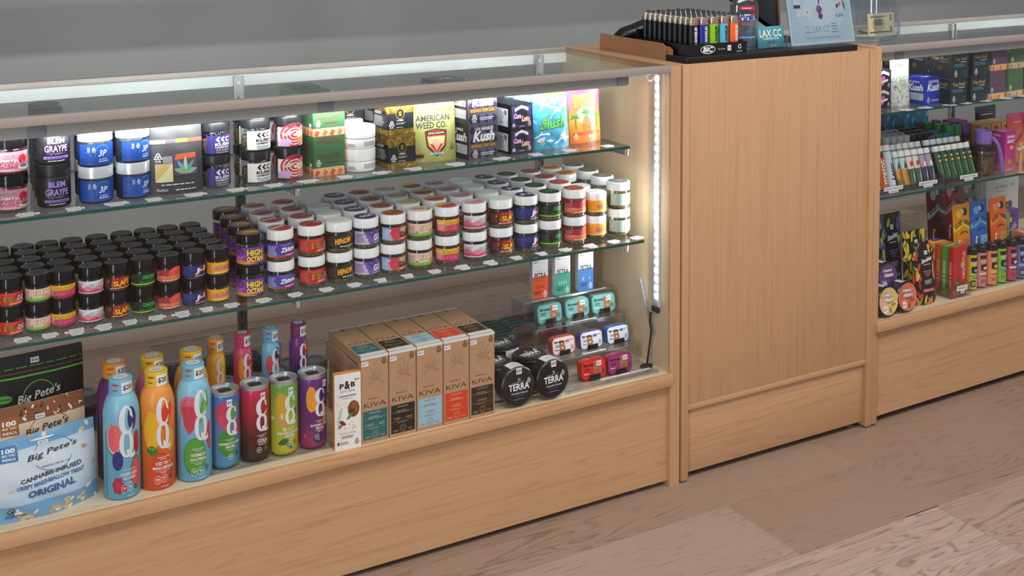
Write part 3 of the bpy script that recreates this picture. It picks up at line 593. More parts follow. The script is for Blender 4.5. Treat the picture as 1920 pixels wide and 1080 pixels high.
kush = lambda bg, fg, sub: [('r', 0, 0, 1, 1, bg), ('p', [(.80, 1), (.9, .5), (1, .6), (1, 1)], '#a8286a' if bg == '#3a2f78' else '#f4ead8'), ('p', [(.30, .78), (.38, .92), (.45, .92), (.38, .78), (.45, .64), (.38, .64)], fg), ('p', [(.45, .78), (.53, .92), (.6, .92), (.53, .78), (.6, .64), (.53, .64)], fg), ('t', 'C', .61, .64, .15, .28, fg, {'b': .06}),
                            ('t', 'KUSH', .28, .42, .5, .17, fg, {'b': .05}), ('t', 'COMPANY', .28, .29, .5, .09, fg, {'b': .04}), ('t', sub[0], .3, .13, .46, .11, sub[1], {'b': .01, 's': .2}), ('l', .32, .04, .42, .05, 1, fg)]
ice = [('r', 0, 0, 1, 1, '#f1e4dc')]+[('g', .5, .6, .42-.1*k, .62-.15*k, .01, .36-.1*k, .53-.15*k, 20*k, 330+20*k, '#c4303c') for k in range(4)]+[('e', .2, .2, .2, .2, '#c8a8d8'), ('leaf', .34, .68, .16, .08, '#dfe4b8', .7), ('t', 'ice cream', .2, .55, .3, .18, '#e8f0c0', {'b': .03, 'r': .5, 'o': '#5a6a3a'}), ('e', .64, .58, .09, .16, '#f4e2b0'), ('p', [(.57, .46), (.71, .46), (.67, .18), (.61, .18)], '#d89438'), ('e', .61, .6, .015, .03, '#a02030'), ('e', .67, .6, .015, .03, '#a02030')]
def topjar(key, mk, x, y, n, h, d, g, rz=0, rows=1, dy=.066):
    for r in range(rows):
        for lv in range(n):
            if r: lb = '%s, %s behind' % (d, ['second one', 'third one', 'fourth one'][r-1]) if lv == n-1 else 'jar hidden under another behind the front row of the upper shelf'
            else: lb = '%s, %s' % (d, ['lower front one', 'upper front one'][lv])
            put(key, mk, (x+.004*r, y+dy*r, Z1+lv*h), lb, 'jar', g if not (r and lv < n-1) else 'jars hidden in the back rows of the upper shelf', radians(rz))
topjar('cherry', mk_jar(.0288, .066, .021, lidk, cherry, .006, .035, 2.5, DISC('#c06a78', 'Cherry', '#f4dce0'), lids=.88), -1.357, .103, 2, .066, 'black-lidded jar with dusty pink cherry label', 'pink label jars', 5, 2)
topjar('blem', mk_jar(.0289, .0775, .0225, M('#161617', .4), blem, .004, .05, 3.2, DISC('#1a1a1c', 'BLEM', '#5a4a70'), body=M('#1b1a1c', .4), lids=.8), -1.2856, .1034, 2, .0775, 'tall black jar lettered in lilac', 'black jars with lilac lettering', 4, 4)
topjar('bp', mk_jar(.0302, .066, .0215, capsil, bp, .004, .037, 2.6, DISC('#28407c', '3P', '#c8d4f0'), lids=.8, body=M('#2a2d3a', .3)), -1.2145, .100, 2, .066, 'silver-lidded jar with royal blue label, left stack', 'silver-lidded blue jars', 6, 2)
topjar('bp', None, -1.1487, .1035, 2, .066, 'silver-lidded jar with royal blue label, right stack', 'silver-lidded blue jars', 28, 2)
topjar('k1', mk_jar(.0275, .0625, .0185, M('#1d1e20', .35), kush('#3a2f78', '#f0f0f4', ('SOUR POWER OG', '#f0d030')), .004, .034, 2.2, DISC('#8a7a98', 'KUSH CO', '#2a2040'), lids=.85), -.9943, .1085, 2, .0625, 'black-lidded jar with violet label and white arrow emblem', 'arrow emblem jars', 12, 2)
topjar('k2', mk_jar(.0285, .0625, .0185, M('#1d1e20', .35), kush('#f3efe6', '#121214', ('Kashmir', '#3a88c0')), .004, .036, 2.2, DISC('#d8d2d8', 'KUSH', '#55505c'), lids=.85), -.917, .1066, 2, .0625, 'black-lidded jar with cream label and black arrow emblem', 'arrow emblem jars', 14, 2)
topjar('ice', mk_jar(.0275, .0625, .0185, M('#1d1e20', .25), ice, .004, .037, 2.6, DISC('#e4c8b8', 'ice cream', '#a83040', None, [('p', ell(.5, .5, .5, .5, 10, 0, 2), '#c89a30')]), lids=.9), -.8506, .1085, 2, .0625, 'black-lidded jar with red and white swirl label', 'red swirl jars', 10, 2)
topjar('wht', mk_jar(.0318, .0455, .0235, M('#f4f4f2', .35), [('l', .42, .25, .36, .5, 5, '#9a9a9c'), ('l', .06, .2, .2, .3, 2, '#8a8a8c')], .002, .02, 3., DISC('#ececea', 'OPEN', '#c4c4c2'), body=M('#f1f1ef', .35), lids=.7), -.7015, .1055, 2, .0455, 'low plain white jar with fine grey print', 'low white jars', 6, 2, .075)
put('pine', pouch(.097, .13, .026, M('#3c3a3d', .5), [('r', 0, .72, .3, .055, '#d9c98a'), ('r', .3, .72, .2, .055, '#6a6266'), ('r', .5, .72, .22, .055, '#b9b94a'), ('r', .72, .72, .28, .055, '#d0604a'), ('r', .1, .18, .32, .26, '#c8b070'), ('p', [(.1, .18), (.42, .18), (.42, .44)], '#e0d4a0'), ('z', .08, .46, .16, .13, '#f0f0ee', '#3c3a3d'), ('r', .24, .44, .18, .1, '#8a8688'), ('p', [(.44, .26), (.9, .26), (.86, .56), (.44, .56)], '#5a4660'), ('p', [(.46, .48), (.86, .5), (.86, .57), (.5, .56)], '#c85a34')]
 + [('leaf', .66+.1*cos(a), .3+.1*sin(a), .13, .035, c, a) for a, c in ((.2, '#8ab88a'), (.8, '#5aa08a'), (1.57, '#a8c890'), (2.3, '#6a9ab8'), (2.9, '#88b070'))]+[('l', .16, .13, .66, .025, 1, '#f0f0f0'), ('t', 'PinePack', .12, .05, .2, .04, '#e8e8e8', {'b': 0}), ('l', .44, .05, .42, .03, 1, '#d8d8d8')], lean=.1), (-1.073, .088, Z1), 'dark grey pouch with a leaf picture and gold patch on the upper shelf', 'pouch', 'dark grey pouches', radians(-3))
put('pine', None, (-1.07, .155, Z1), 'dark grey pouch half hidden behind the one with a leaf picture', 'pouch', 'dark grey pouches', radians(-3))
# stacked cartons
def heir(g1, g2, slat):
    pat = lambda x0, w: [('r', 0, 0, 1, .19, '#e2bb8a')]+[('p', [(a, .02+.02*(k % 2)), (a+.12, 0), (a+.2, .1), (a+.08, .17)], c) for k, (a, c) in enumerate(((.02, slat[0]), (.28, slat[1]), (.52, slat[0]), (.76, slat[1])))]
    return carton(.066, .066, .0785, M('#e2bb8a', .5), pat(0, 1)+[('r', -.02, .21, 1.04, .79, g1), ('t', 'HEIRBLOOM', .14, .76, .72, .15, g2, {'b': 0, 'arc': .06}), ('t', 'LEGACY FLOWER', .14, .45, .72, .13, g2, {'b': 0, 'arc': -.05}), ('z', .08, .24, .17, .18, '#f0f0ea', g1), ('l', .34, .3, .5, .06, 2, g2)],
                  pat(0, 1)+[('r', -.02, .21, 1.04, .79, g1), ('l', .2, .5, .6, .3, 5, g2), ('e', .8, .27, .08, .05, '#f0f0ea')], [('r', 0, 0, 1, 1, g1), ('t', 'HEIRBLOOM', .2, .45, .6, .12, g2, {'b': 0})])
hb = heir('#3f6b45', '#7a2a1c', ('#d8553a', '#e2704e'))
for lv in range(2):
    for r in range(3): put('heir', hb, (-.7745+.002*r, .086+.07*r, Z1+lv*.079), 'green and patterned flower box, %s' % (('lower front one', 'upper front one') if not r else (('hidden second row lower one', 'second row upper one') if r == 1 else ('hidden rear lower one', 'rearmost upper one seen through the case top')))[lv] + '', 'box', 'green and patterned cartons', radians(3))
goldm = noisem('crinkled_gold_foil', ((.3, '#6e5620'), (.5, '#a3843a'), (.7, '#d8bd72')), 120, .3, 3, 0, .6)
bg_fr = [('r', 0, 0, 1, .17, goldm), ('r', 0, .17, 1, .47, '#22252a'), ('r', 0, .64, 1, .36, goldm), ('e', .5, .62, .16, .16, '#1c1e22'), ('g', .5, .62, .16, .16, 0, .145, .145, 0, 360, '#b8923c'), ('t', 'S', .44, .55, .12, .14, '#a8822c', {'b': .05}), ('z', .08, .2, .22, .22, '#f0f0ee', '#22252a'), ('t', 'HYBRID', .38, .4, .24, .045, '#f0f0ee'), ('l', .34, .3, .36, .06, 2, '#c8c8c8'), ('l', .34, .2, .34, .03, 1, '#e8e8e8')]
bg_sd = [('r', 0, 0, 1, .17, goldm), ('r', 0, .17, 1, .55, '#101216'), ('r', 0, .72, 1, .28, goldm), ('l', .15, .6, .6, .1, 3, '#e0e0e0'), ('l', .1, .24, .75, .32, 9, '#b8bcc0')]
bg = carton(.062, .062, .0688, M('#1c1e22', .4), bg_fr, bg_sd, [('r', 0, 0, 1, 1, '#1d2024'), ('g', .5, .5, .3, .3, 0, .27, .27, 0, 360, '#6a6a6a'), ('t', 'S', .42, .4, .16, .2, '#8a8a86')])
for x, y, lv, d in ((-.6215, .0745, 0, 'lower front one'), (-.6255, .0745, 1, 'upper front one'), (-.617, .14, 0, 'rear lower one'), (-.62, .14, 1, 'rear upper one'), (-.612, .2055, 0, 'third row lower one'), (-.612, .2055, 1, 'third row upper one'), (-.69, .185, 0, 'far rear lower one, behind the white jars'), (-.69, .185, 1, 'far rear upper one, behind the white jars')):
    put('bg', bg, (x, y, Z1+lv*.0692), 'black carton with crinkled gold bands, %s' % d, 'box', 'black and gold cartons', radians(4))
put('awc', pouch(.096, .132, .022, M('#a9a964', .5), [('r', 0, .78, 1, .06, '#d8854a'), ('l', .03, .79, .94, .03, 1, '#f0d8b0'), ('e', .5, .9, .025, .02, '#3a3820'), ('t', 'AMERICAN', .05, .64, .8, .1, '#3d4249', {'b': .02}), ('t', 'WEED CO.', .05, .53, .72, .1, '#3d4249', {'b': .02}),
 ('p', [(.24, .49), (.5, .52), (.76, .49), (.72, .24), (.5, .08), (.28, .24)], '#2a2622'), ('p', [(.26, .475), (.5, .505), (.74, .475), (.7, .25), (.5, .1), (.3, .25)], '#c8402c'), ('p', [(.29, .4), (.71, .4), (.67, .26), (.5, .13), (.33, .26)], '#f0dc98'), ('r', .28, .425, .44, .05, '#1f1d1c'), ('t', "DEVIL'S DAWN", .31, .435, .38, .032, '#d8ecec', {'b': .02}), ('e', .5, .29, .1, .09, '#eec3a4'), ('p', [(.34, .29), (.42, .27), (.5, .17), (.58, .27), (.66, .29), (.5, .13)], '#cc3a26'), ('r', .34, .11, .32, .04, '#a8dcd8'), ('t', 'SATIVA', .4, .115, .2, .028, '#3a3a34'),
 ('z', .82, .17, .12, .1, '#4a4a34', '#a9a964'), ('r', 0, .13, .2, .02, '#d8854a'), ('r', 0, .08, .2, .04, '#3a3a30')], lean=.06), (-.532, .107, Z1), 'olive green pouch with a red and yellow crest and dark lettering', 'pouch', 'olive green pouches', radians(-2))
put('awc', None, (-.53, .165, Z1), 'olive green pouch mostly hidden behind the crested one', 'pouch', 'olive green pouches', radians(-2))
def kushbox(c, c2, lt, pl):
    fr = [('r', 0, 0, 1, 1, c)]+[('p', [(a, b), (a+.1, b+.14), (a, b+.28), (a-.1, b+.14)], c2) for a in (.12, .38, .64, .9) for b in (0, .36, .7)]+[('t', 'LOS ANGELES', .22, .82, .62, .09, lt, {'b': .03, 's': .2}), ('t', 'Kush', .14, .5, .74, .3, lt, {'b': .06, 's': .25})]
    if pl: fr += [('r', .04, .32, .92, .13, '#6a5428'), ('t', 'KING OF LA', .1, .345, .8, .085, '#c89a50', {'b': .02})]
    fr += [('z', .12, .06, .2, .22, '#e4e4e8', c), ('l', .38, .1, .5, .1, 2, '#d8d8e0')]
    sd = [('r', 0, 0, 1, 1, c2), ('t', 'LOS ANGELES', .1, .8, .6, .07, lt, {'s': .2}), ('t', 'Kush', .05, .5, .85, .26, lt, {'b': .06, 's': .25}), ('r', .02, .16, .9, .26, '#c9ced2'), ('l', .1, .19, .75, .2, 4, '#9aa0a6')]
    return fr, sd, [('r', 0, 0, 1, 1, c), ('t', 'Kush', .3, .3, .4, .3, lt, {'b': .04, 's': .25})]
kb = carton(.0755, .07, .0745, M('#3a3648', .4), *kushbox('#55506a', '#2b2636', '#f2f2f4', 1))
for lv in range(2):
    for r in range(3): put('kush', kb, (-.4345+.002*r-.002*lv, .0735+.075*r, Z1+lv*.0748), 'dusky purple diamond-patterned carton with white script, %s' % (('lower front one', 'upper front one') if not r else (('lower second row', 'upper second row') if r == 1 else ('lower rear one', 'upper rear one')))[lv], 'box', 'dusky purple cartons', radians(7))
cf = [('r', 0, 0, 1, 1, '#16161c'), ('r', .06, .06, .9, .88, '#3a345e'), ('sc', .06, .08, .88, .82, 20, .03, .03, ['#4c4478', '#2c284c']), ('e', .5, .46, .3, .36, '#14162c'), ('p', [(.2, .72), (.5, .86), (.8, .72), (.8, .84), (.5, .97), (.2, .84)], '#f0f0f0'), ('l', .3, .8, .4, .06, 1, '#6a6a7a'), ('t', 'Cura', .14, .44, .34, .2, '#e8c8e4', {'b': .04, 's': .2, 'o': '#a848a0'}), ('t', 'Lato', .5, .3, .36, .22, '#e8c8a8', {'b': .04, 's': .2, 'o': '#c07838'}), ('z', .78, .1, .15, .22, '#f0f0f0', '#16161c'), ('r', .08, .12, .12, .12, '#c8c8d8'), ('l', .38, .1, .3, .05, 1, '#e0e0e0')]
cs = [('r', 0, 0, 1, 1, '#121216'), ('r', .12, .1, .76, .72, '#e4e6e8'), ('l', .18, .16, .5, .6, 9, '#7c8084'), ('r', .7, .56, .12, .2, '#7a7e82')]
cb = carton(.0585, .08, .0535, M('#131318', .4), cf, cs, [('r', 0, 0, 1, 1, '#17171b'), ('t', 'Cura Lato', .2, .4, .6, .2, '#3a3a42')])
for lv in range(2):
    for r in range(2): put('cura', cb, (-.338, .079+.085*r, Z1+lv*.0538), 'small black carton with purple front and pink script, %s' % (('lower front one', 'upper front one') if not r else ('lower rear one', 'upper rear one'))[lv], 'box', 'small black and purple cartons', radians(6))
RS = random.Random(3)
sl = [('r', 0, 0, 1, 1, '#4aa6c8'), ('sc', 0, 0, 1, 1, 26, .1, .06, ['#68b8d4', '#3690b8', '#8cc8da'])]
for cx, cy, n, rr in ((.3, .85, 16, .25), (.75, .82, 14, .2), (.75, .2, 16, .22), (.25, .22, 14, .2), (.5, .62, 5, .2)):
    sl += [('leaf', cx+rr*RS.uniform(-1, 1), cy+rr*.45*RS.uniform(-1, 1), .08, .016, '#e6eef2', RS.uniform(-.8, .9)) for _ in range(n)]
sl += [('t', 'Slush', .12, .36, .74, .2, '#63c04c', {'b': .03, 's': .3, 'o': '#3d5560', 'ow': .03, 'up': .04}), ('l', .3, .6, .3, .02, 1, '#223344'), ('z', .1, .07, .13, .09, '#e8f0f2', '#3690b8')]
slm = pouch(.094, .118, .032, M('#4aa6c8', .25, .3), sl, lean=.08, wr=.0022)
put('slush', slm, (-.2465, .106, Z1), 'shiny sky blue pouch with white foam marks and green script, front one', 'pouch', 'shiny sky blue pouches', radians(4))
put('slush', slm, (-.275, .175, Z1), 'shiny sky blue pouch standing behind the one with green script', 'pouch', 'shiny sky blue pouches', radians(-2))
sz = [('r', 0, .0, 1, 1, gradm(((0, '#e07830'), (.45, '#f0a040'), (.62, '#e87058'), (1, '#d4509c')), 2, .3, 0, .12, 'sunset_print')), ('e', .5, .5, .3, .16, '#f6d8a8'), ('t', 'PINEAPPLE', .12, .8, .76, .1, '#f6c832', {'b': .06, 'o': '#8a2c50', 'ow': .04}), ('t', 'SHATZ', .14, .66, .7, .13, '#f6c832', {'b': .08, 'o': '#b04028', 'ow': .04}), ('e', .5, .34, .13, .16, '#b06a1c'), ('sc', .4, .22, .2, .24, 16, .022, .02, ['#e8a83a', '#d8902c'])]
sz += [('leaf', .5+.07*cos(a), .53+.05*sin(a), .1, .022, '#3f8a34', a) for a in (.3, .9, 1.57, 2.2, 2.8)]
for px in (.16, .84): sz += [('r', px-.01, .27, .02, .2, '#6a3c1c')]+[('leaf', px+.06*cos(a), .48+.03*sin(a), .09, .016, '#3c8a3c', a) for a in (-.3, .4, 1.1, 2, 2.7, 3.4)]
sz += [('e', .5, .18, .44, .03, '#c8581c'), ('z', .08, .07, .14, .12, '#f4ece4', '#e07830'), ('t', 'Bad Guy', .52, .08, .18, .07, '#f4ece4', {'s': .2})]
szm = pouch(.09, .122, .02, M('#e88048', .35), sz, lean=.08, wr=.0005, flare=.08)
put('shatz', szm, (-.146, .124, Z1), 'orange and pink pouch with a pineapple between palm trees', 'pouch', 'orange and pink pineapple pouches', radians(7))
put('shatz', szm, (-.175, .205, Z1), 'orange and pink pouch half hidden behind the pineapple one', 'pouch', 'orange and pink pineapple pouches', radians(0))
TP = [('cherry', ['3.5G', 'CHERRY FADE', '$40'], -1.34), ('blem', ['3.5G', 'GRAYPE', '$35'], -1.262), ('3p', ['BLUEPRINT', '1/8 OZ BLUE', '$35'], -1.19), ('3q', ['3.5G', 'ZOAP', '$35'], -1.125), ('pine', ['PINEPACK', '1/8 OZ SMALL', '$30'], -1.05), ('k1', ['KUSH CO', 'SOUR POWER OG', '$25'], -.972), ('k2', ['KUSH CO', 'KASHMIR', '$25'], -.9), ('ice', ['ICE CREAM', 'CAKE HYBRID', '$25'], -.832), ('heir', ['3.5G', 'LEGACY', '$30'], -.757), ('wht', ['WHITE', 'INDOOR FLOWER', '$20'], -.68), ('bg', ['GOLD BOX', 'HYBRID', '$45'], -.607), ('awc', ['AMERICAN', 'WEED CO DEVIL DAWN', 'SATIVA', '$35'], -.515), ('lak', ['LA KUSH', 'KING OF LA', '$40'], -.405), ('cura', ['CURA', 'LATO', '$40'], -.32), ('slu', ['SLUSH', 'HYBRID', '$35'], -.235), ('sha', ['PINE', 'SHATZ', '$35'], -.135)]
dsc = ['pink label jars', 'black lilac-lettered jars', 'left blue jars', 'right blue jars', 'dark grey pouch', 'violet arrow jars', 'cream arrow jars', 'red swirl jars', 'green cartons', 'low white jars', 'black and gold cartons', 'olive green pouch', 'dusky purple cartons', 'small black and purple cartons', 'sky blue pouch', 'pineapple pouch']
for (k, l, x), d in zip(TP, dsc): put('tp'+k, mk_price(l, .034), (x+.004, .056, Z1), 'white price strips on the upper shelf before the %s' % d, 'price label', 'price strips along the upper shelf edge', radians(2))
# ---------------------------------------------------------------- bottom deck
ZB = .2641
def cq(x, y, w, h, c='#e9e7ea'):
    """the tall C over Q lettering in one figure eight"""
    C, Q = y+.735*h, y+.30*h
    return [('g', x+.46*w, C, .42*w, .265*h, .09*w, .19*w, .215*h, 38, 318, c), ('p', [(x+.66*w, C+.10*h), (x+.80*w, C+.20*h), (x+.86*w, C+.04*h), (x+.84*w, C+.015*h)], c), ('p', [(x+.60*w, C-.22*h), (x+.88*w, C-.06*h), (x+.9*w, C-.03*h), (x+.78*w, C-.2*h), (x+.6*w, C-.25*h)], c),
            ('g', x+.46*w, Q, .42*w, .255*h, 0, .17*w, .21*h, 0, 360, c), ('leaf', x+.7*w, Q-.225*h, .3*w, .045*h, c, -.12), ('p', [(x+.42*w, Q-.12*h), (x+.55*w, Q-.1*h), (x+.72*w, Q-.24*h), (x+.5*w, Q-.25*h)], c), ('p', [(x+.9*w, Q-.14*h), (x+.97*w, Q-.2*h), (x+.8*w, Q-.29*h)], c)]
def price(s, x, y, w, h): return [('r', x, y, w, h, '#f2f2f2'), ('t', s, x+w*.12, y+h*.25, w*.76, h*.5, '#26282c', {'b': .02})]
def mk_bottle(base, cap, els, small=False, capn='$20'):
    def f():
        root = E('beverage_bottle')
        if small: r, hb, nk, rc, h = .0185, .087, .105, .0155, .132
        else: r, hb, nk, rc, h = .0318, .148, .186, .0205, .213
        pf = [(0, .002), (r*.8, 0), (r*.96, .002), (r, .006), (r, hb), (r*.975, hb+(nk-hb)*.25), (r*.9, hb+(nk-hb)*.55), (r*.79, hb+(nk-hb)*.8), (rc*.95, nk), (rc*.86, nk+.003)]
        MB().lathe(pf, base, 32).build('bottle_body', root)
        def rad(z):
            for (r0, z0), (r1, z1) in zip(pf[3:], pf[4:]):
                if z <= z1: return r0+(r1-r0)*max(0, z-z0)/(z1-z0)
            return rc
        c = MB().lathe([(rc*.9, nk-.001), (rc, nk), (rc, h-.0015), (rc-.0015, h), (0, h)], cap, 28).build('cap', root)
        art([('e', .5, .5, .5, .5, '#e9e9ea'), ('e', .5, .5, .3, .3, '#d4d4d8')], rc*1.25, rc*1.25, disc(rc*.625, h), 'seal', c)
        art(price(capn, .46, 0.05, .36, .85)+[('l', .2, .62, .25, .3, 1, '#d03a28'), ('l', .2, .25, .2, .2, 1, '#d03a28')], rc*3, h-nk-.003, wrap(rc, nk+.001, rc*3), 'price_sticker', c, cu=.004)
        W2, H2 = r*3.5, (.174 if not small else .098); art(els, W2, H2, lambda u, v, d: Vector(((rad(.003+v)+d)*sin((u-W2/2)/r), -(rad(.003+v)+d)*cos((u-W2/2)/r), .003+v)), 'sleeve_print', root, cu=r*.16, cv=.006, off0=.0004, rough=.35)
        if not small: art([('r', 0, 0, 1, 1, '#8a8f98')], .002, hb*.8, wrap(r, .006, .002, -1.15), 'seam', root, cu=.004, off0=.0013)
        return root
    return f
WT, VX = '#f2efe8', '#e9e7ea'
def vtxt(rows, y0=.30, cx=.53, c=WT, sub='SATIVA'):
    o = [('t', 'CANNABIS INFUSED', cx-.1, y0+.015*0+.075, .2, .014, c), ('t', 'BEVERAGE', cx-.05, y0+.055, .1, .012, c)]
    y = y0
    for s in rows: w = .028*len(s)*.85; o.append(('t', s, cx-w/2, y, w, .034, c, {'b': .03})); y -= .048
    o += [('r', cx-.12, y+.032, .24, .003, c), ('t', sub, cx-.05, y+.008, .1, .014, c)]
    return o
def circ(x, y, s, c=WT, bgc=None): return ([('e', x, y, .045, .04, bgc)] if bgc else [])+[('g', x, y, .05, .044, 0, .045, .039, 0, 360, c), ('t', s, x-.025, y-.006, .05, .024, c, {'b': .03}), ('l', x-.025, y-.02, .05, .008, 1, c)]
bA = [('e', .32, .62, .13, .17, '#2f9a55'), ('e', .325, .63, .12, .155, '#f4e8e4'), ('e', .33, .635, .112, .145, '#f2646e'), ('e', .36, .66, .006, .01, '#f0b040'), ('e', .38, .6, .006, .01, '#f0b040'), ('e', .36, .72, .006, .01, '#f0b040'), ('e', .62, .82, .075, .12, '#26256e'), ('e', .6, .9, .02, .012, '#5a5ab0'), ('e', .7, .56, .06, .12, '#a82238'), ('e', .38, .40, .085, .10, '#2a2a78'), ('e', .68, .25, .1, .17, '#2e7a3c'), ('e', .685, .25, .09, .155, '#e0525c')]+[('e', .38+.06*cos(k), .14+.06*sin(k)*1, .034, .032, '#b8243e') for k in range(7)]+[('e', .39, .14, .06, .05, '#c42c48')]+cq(.40, .40, .27, .56)+[('t', 'CANNABIS INFUSED', .46, .29, .2, .014, WT), ('t', 'WILDBERRY GUAVA', .42, .235, .27, .034, WT, {'b': .03}), ('t', 'AQUA FRESCA', .46, .19, .2, .034, WT, {'b': .03}), ('t', 'SATIVA', .5, .155, .1, .014, WT)]+circ(.48, .105, '100', WT, '#a81e38')+circ(.57, .11, '0', WT)+[('z', .63, .07, .06, .06, '#1a1a1a', '#e0525c'), ('l', .5, .02, .14, .012, 1, WT)]
bB = [('leaf', .66, .8, .12, .05, '#e0402c', 1.1), ('e', .6, .75, .07, .14, '#e03a26'), ('e', .38, .62, .14, .2, '#f2b414'), ('e', .34, .8, .03, .04, '#f2b414'), ('leaf', .38, .41, .1, .055, '#2f7d34', -.1), ('e', .68, .5, .08, .12, '#f0a020'), ('e', .5, .21, .17, .18, '#d8421c'), ('p', [(.66, .08), (.72, .3), (.7, .1)], '#2c6a34')]+cq(.44, .40, .25, .56)+vtxt(['ICED TEA +', 'MANGO LEMONADE'], .255, .55, sub='HYBRID')+circ(.46, .10, '100', WT)+circ(.56, .11, 'UP', WT)+[('z', .64, .09, .06, .06, '#1a1a1a', '#d8421c'), ('l', .5, .02, .14, .012, 1, WT)]
bC = [('e', .36, .78, .16, .13, '#d8627e'), ('p', [(.24, .8), (.5, .8), (.5, .6), (.36, .5), (.28, .6)], '#cc3850'), ('e', .3, .86, .006, .01, '#7c1c2c'), ('e', .33, .7, .006, .01, '#7c1c2c'), ('leaf', .62, .78, .2, .06, '#4f9c34', 1.15), ('leaf', .62, .78, .2, .02, '#8ac848', 1.2), ('p', [(.6, .5), (.74, .62), (.74, .3), (.7, .32)], '#c8303c'), ('e', .45, .26, .19, .2, '#3f8a2c'), ('e', .45, .27, .17, .18, '#55a034')]+cq(.44, .40, .26, .56)+vtxt(['WATERMELON', 'AQUA FRESCA'], .26, .5)+circ(.44, .095, '100', WT)+circ(.54, .10, '0', WT)+[('z', .62, .09, .06, .06, '#1a1a1a', '#4b98bc'), ('l', .5, .02, .14, .012, 1, WT)]
def blue(lo, hi): return gradm(((0, lo), (1, hi)), 2, .33, 0, .2)
put('bA', mk_bottle(gradm(((0, '#58a4c4'), (1, '#8cc8de')), 2, .33, 0, .2), M('#7cc0dc', .4), bA), (-1.1902, .0405, ZB), 'light blue bottle with watermelon and berries, front left of the large bottles', 'bottle', 'large fruit drink bottles', radians(0))
put('bB', mk_bottle(gradm(((0, '#c84818'), (.5, '#e8761c'), (1, '#f8a040')), 2, .33, 0, .2), M('#f2c020', .4), bB), (-1.1268, .0445, ZB), 'orange bottle with yellow cap and green leaf, middle of the front large bottles', 'bottle', 'large fruit drink bottles', radians(-4))
put('bC', mk_bottle(gradm(((0, '#5aa4c2'), (1, '#8cc8de')), 2, .33, 0, .2), M('#78bcd8', .4), bC), (-1.0602, .0435, ZB), 'light blue bottle with green watermelon and cucumber slice, front right of the large bottles', 'bottle', 'large fruit drink bottles', radians(-2))
bD = [('e', .36, .7, .1, .2, '#f0b41c'), ('e', .36, .93, .03, .05, '#f0b41c'), ('e', .7, .3, .2, .2, '#2a2466')]+cq(.44, .36, .27, .56)
put('bD', mk_bottle(gradm(((0, '#4a1850'), (.6, '#6a1c66'), (1, '#54205c')), 2, .33, 0, .2), M('#f0962a', .4), bD), (-1.186, .124, ZB), 'deep purple bottle with orange cap behind the light blue one', 'bottle', 'large fruit drink bottles', radians(6))
put('bE', mk_bottle(gradm(((0, '#c03868'), (1, '#e0709c')), 2, .33, 0, .2), M('#f2bf22', .4), [('e', .38, .8, .12, .2, '#e8c02c'), ('e', .42, .93, .03, .06, '#e8c02c')]+cq(.46, .36, .27, .56)), (-1.118, .118, ZB), 'pink bottle with yellow cap behind the orange one', 'bottle', 'large fruit drink bottles', radians(6))
put('bF', mk_bottle(gradm(((0, '#e0801c'), (1, '#f4b040')), 2, .33, 0, .2), M('#f4c01c', .4), [('e', .38, .6, .12, .2, '#f2c430')]+cq(.46, .36, .27, .56)), (-1.047, .113, ZB), 'amber bottle with yellow cap behind the right light blue one', 'bottle', 'large fruit drink bottles', radians(6))
def mk_can(base, els, top):
    def f():
        root = E('drink_can'); r, h = .0279, .1445
        MB().lathe([(0, .004), (r*.7, .002), (r*.82, 0), (r*.86, .001), (r, .009), (r, h-.015), (r*.965, h-.0085), (r*.95, h-.0075)], base, 36).build('can_body', root)
        lid = MB().lathe([(r*.945, h-.0085), (r*.955, h-.006), (r*.95, h-.004), (r*.985, h-.002), (r*.985, h), (r*.95, h+.0008), (r*.90, h), (r*.88, h-.0045), (r*.84, h-.005), (r*.81, h-.0038), (0, h-.0038)], M('#d9dbde', .3, .85), 36).build('can_lid', root)
        MB().box((-.011, -.008, h-.0038), (.012, .009, h-.0028), M('#17181a', .35), .0004).build('tab_sticker', lid)
        W2, H2 = r*3.5, h-.017; art(els+price('$9', top, .885, .1, .1), W2, H2, wrap(r, .0065, W2), 'can_print', root, cu=r*.16, off0=.0002, rough=.3); return root
    return f
cA = [('e', .36, .78, .14, .18, '#c83a52'), ('p', [(.22, .75), (.5, .75), (.4, .5)], '#d04a5c'), ('leaf', .6, .8, .16, .06, '#4f9c34', 1.0), ('p', [(.55, .55), (.7, .7), (.72, .4)], '#c8303c'), ('e', .45, .34, .19, .2, '#3f8a2c')]+cq(.42, .42, .26, .46)+vtxt(['WATERMELON CUCUMBER', 'SPRITZER'], .31, .5)+circ(.5, .13, '10', WT)+[('z', .6, .12, .07, .08, '#1a1a1a', '#3f8a2c')]
cB = [('sc', .15, .0, .7, .4, 12, .04, .08, ['#5a1c14', '#3a1410']), ('r', 0, 0, 1, .2, '#33150f')]+cq(.42, .38, .28, .52)+[('t', 'CANNABIS INFUSED', .44, .34, .2, .016, WT), ('t', 'BEVERAGE', .49, .315, .1, .013, WT), ('t', 'COLA', .45, .24, .2, .055, WT, {'b': .04}), ('r', .44, .225, .22, .003, WT), ('t', 'CAFFEINATED', .47, .2, .16, .016, WT)]+circ(.48, .13, '10', WT)+[('z', .58, .1, .07, .08, '#8a7a60', '#33150f')]
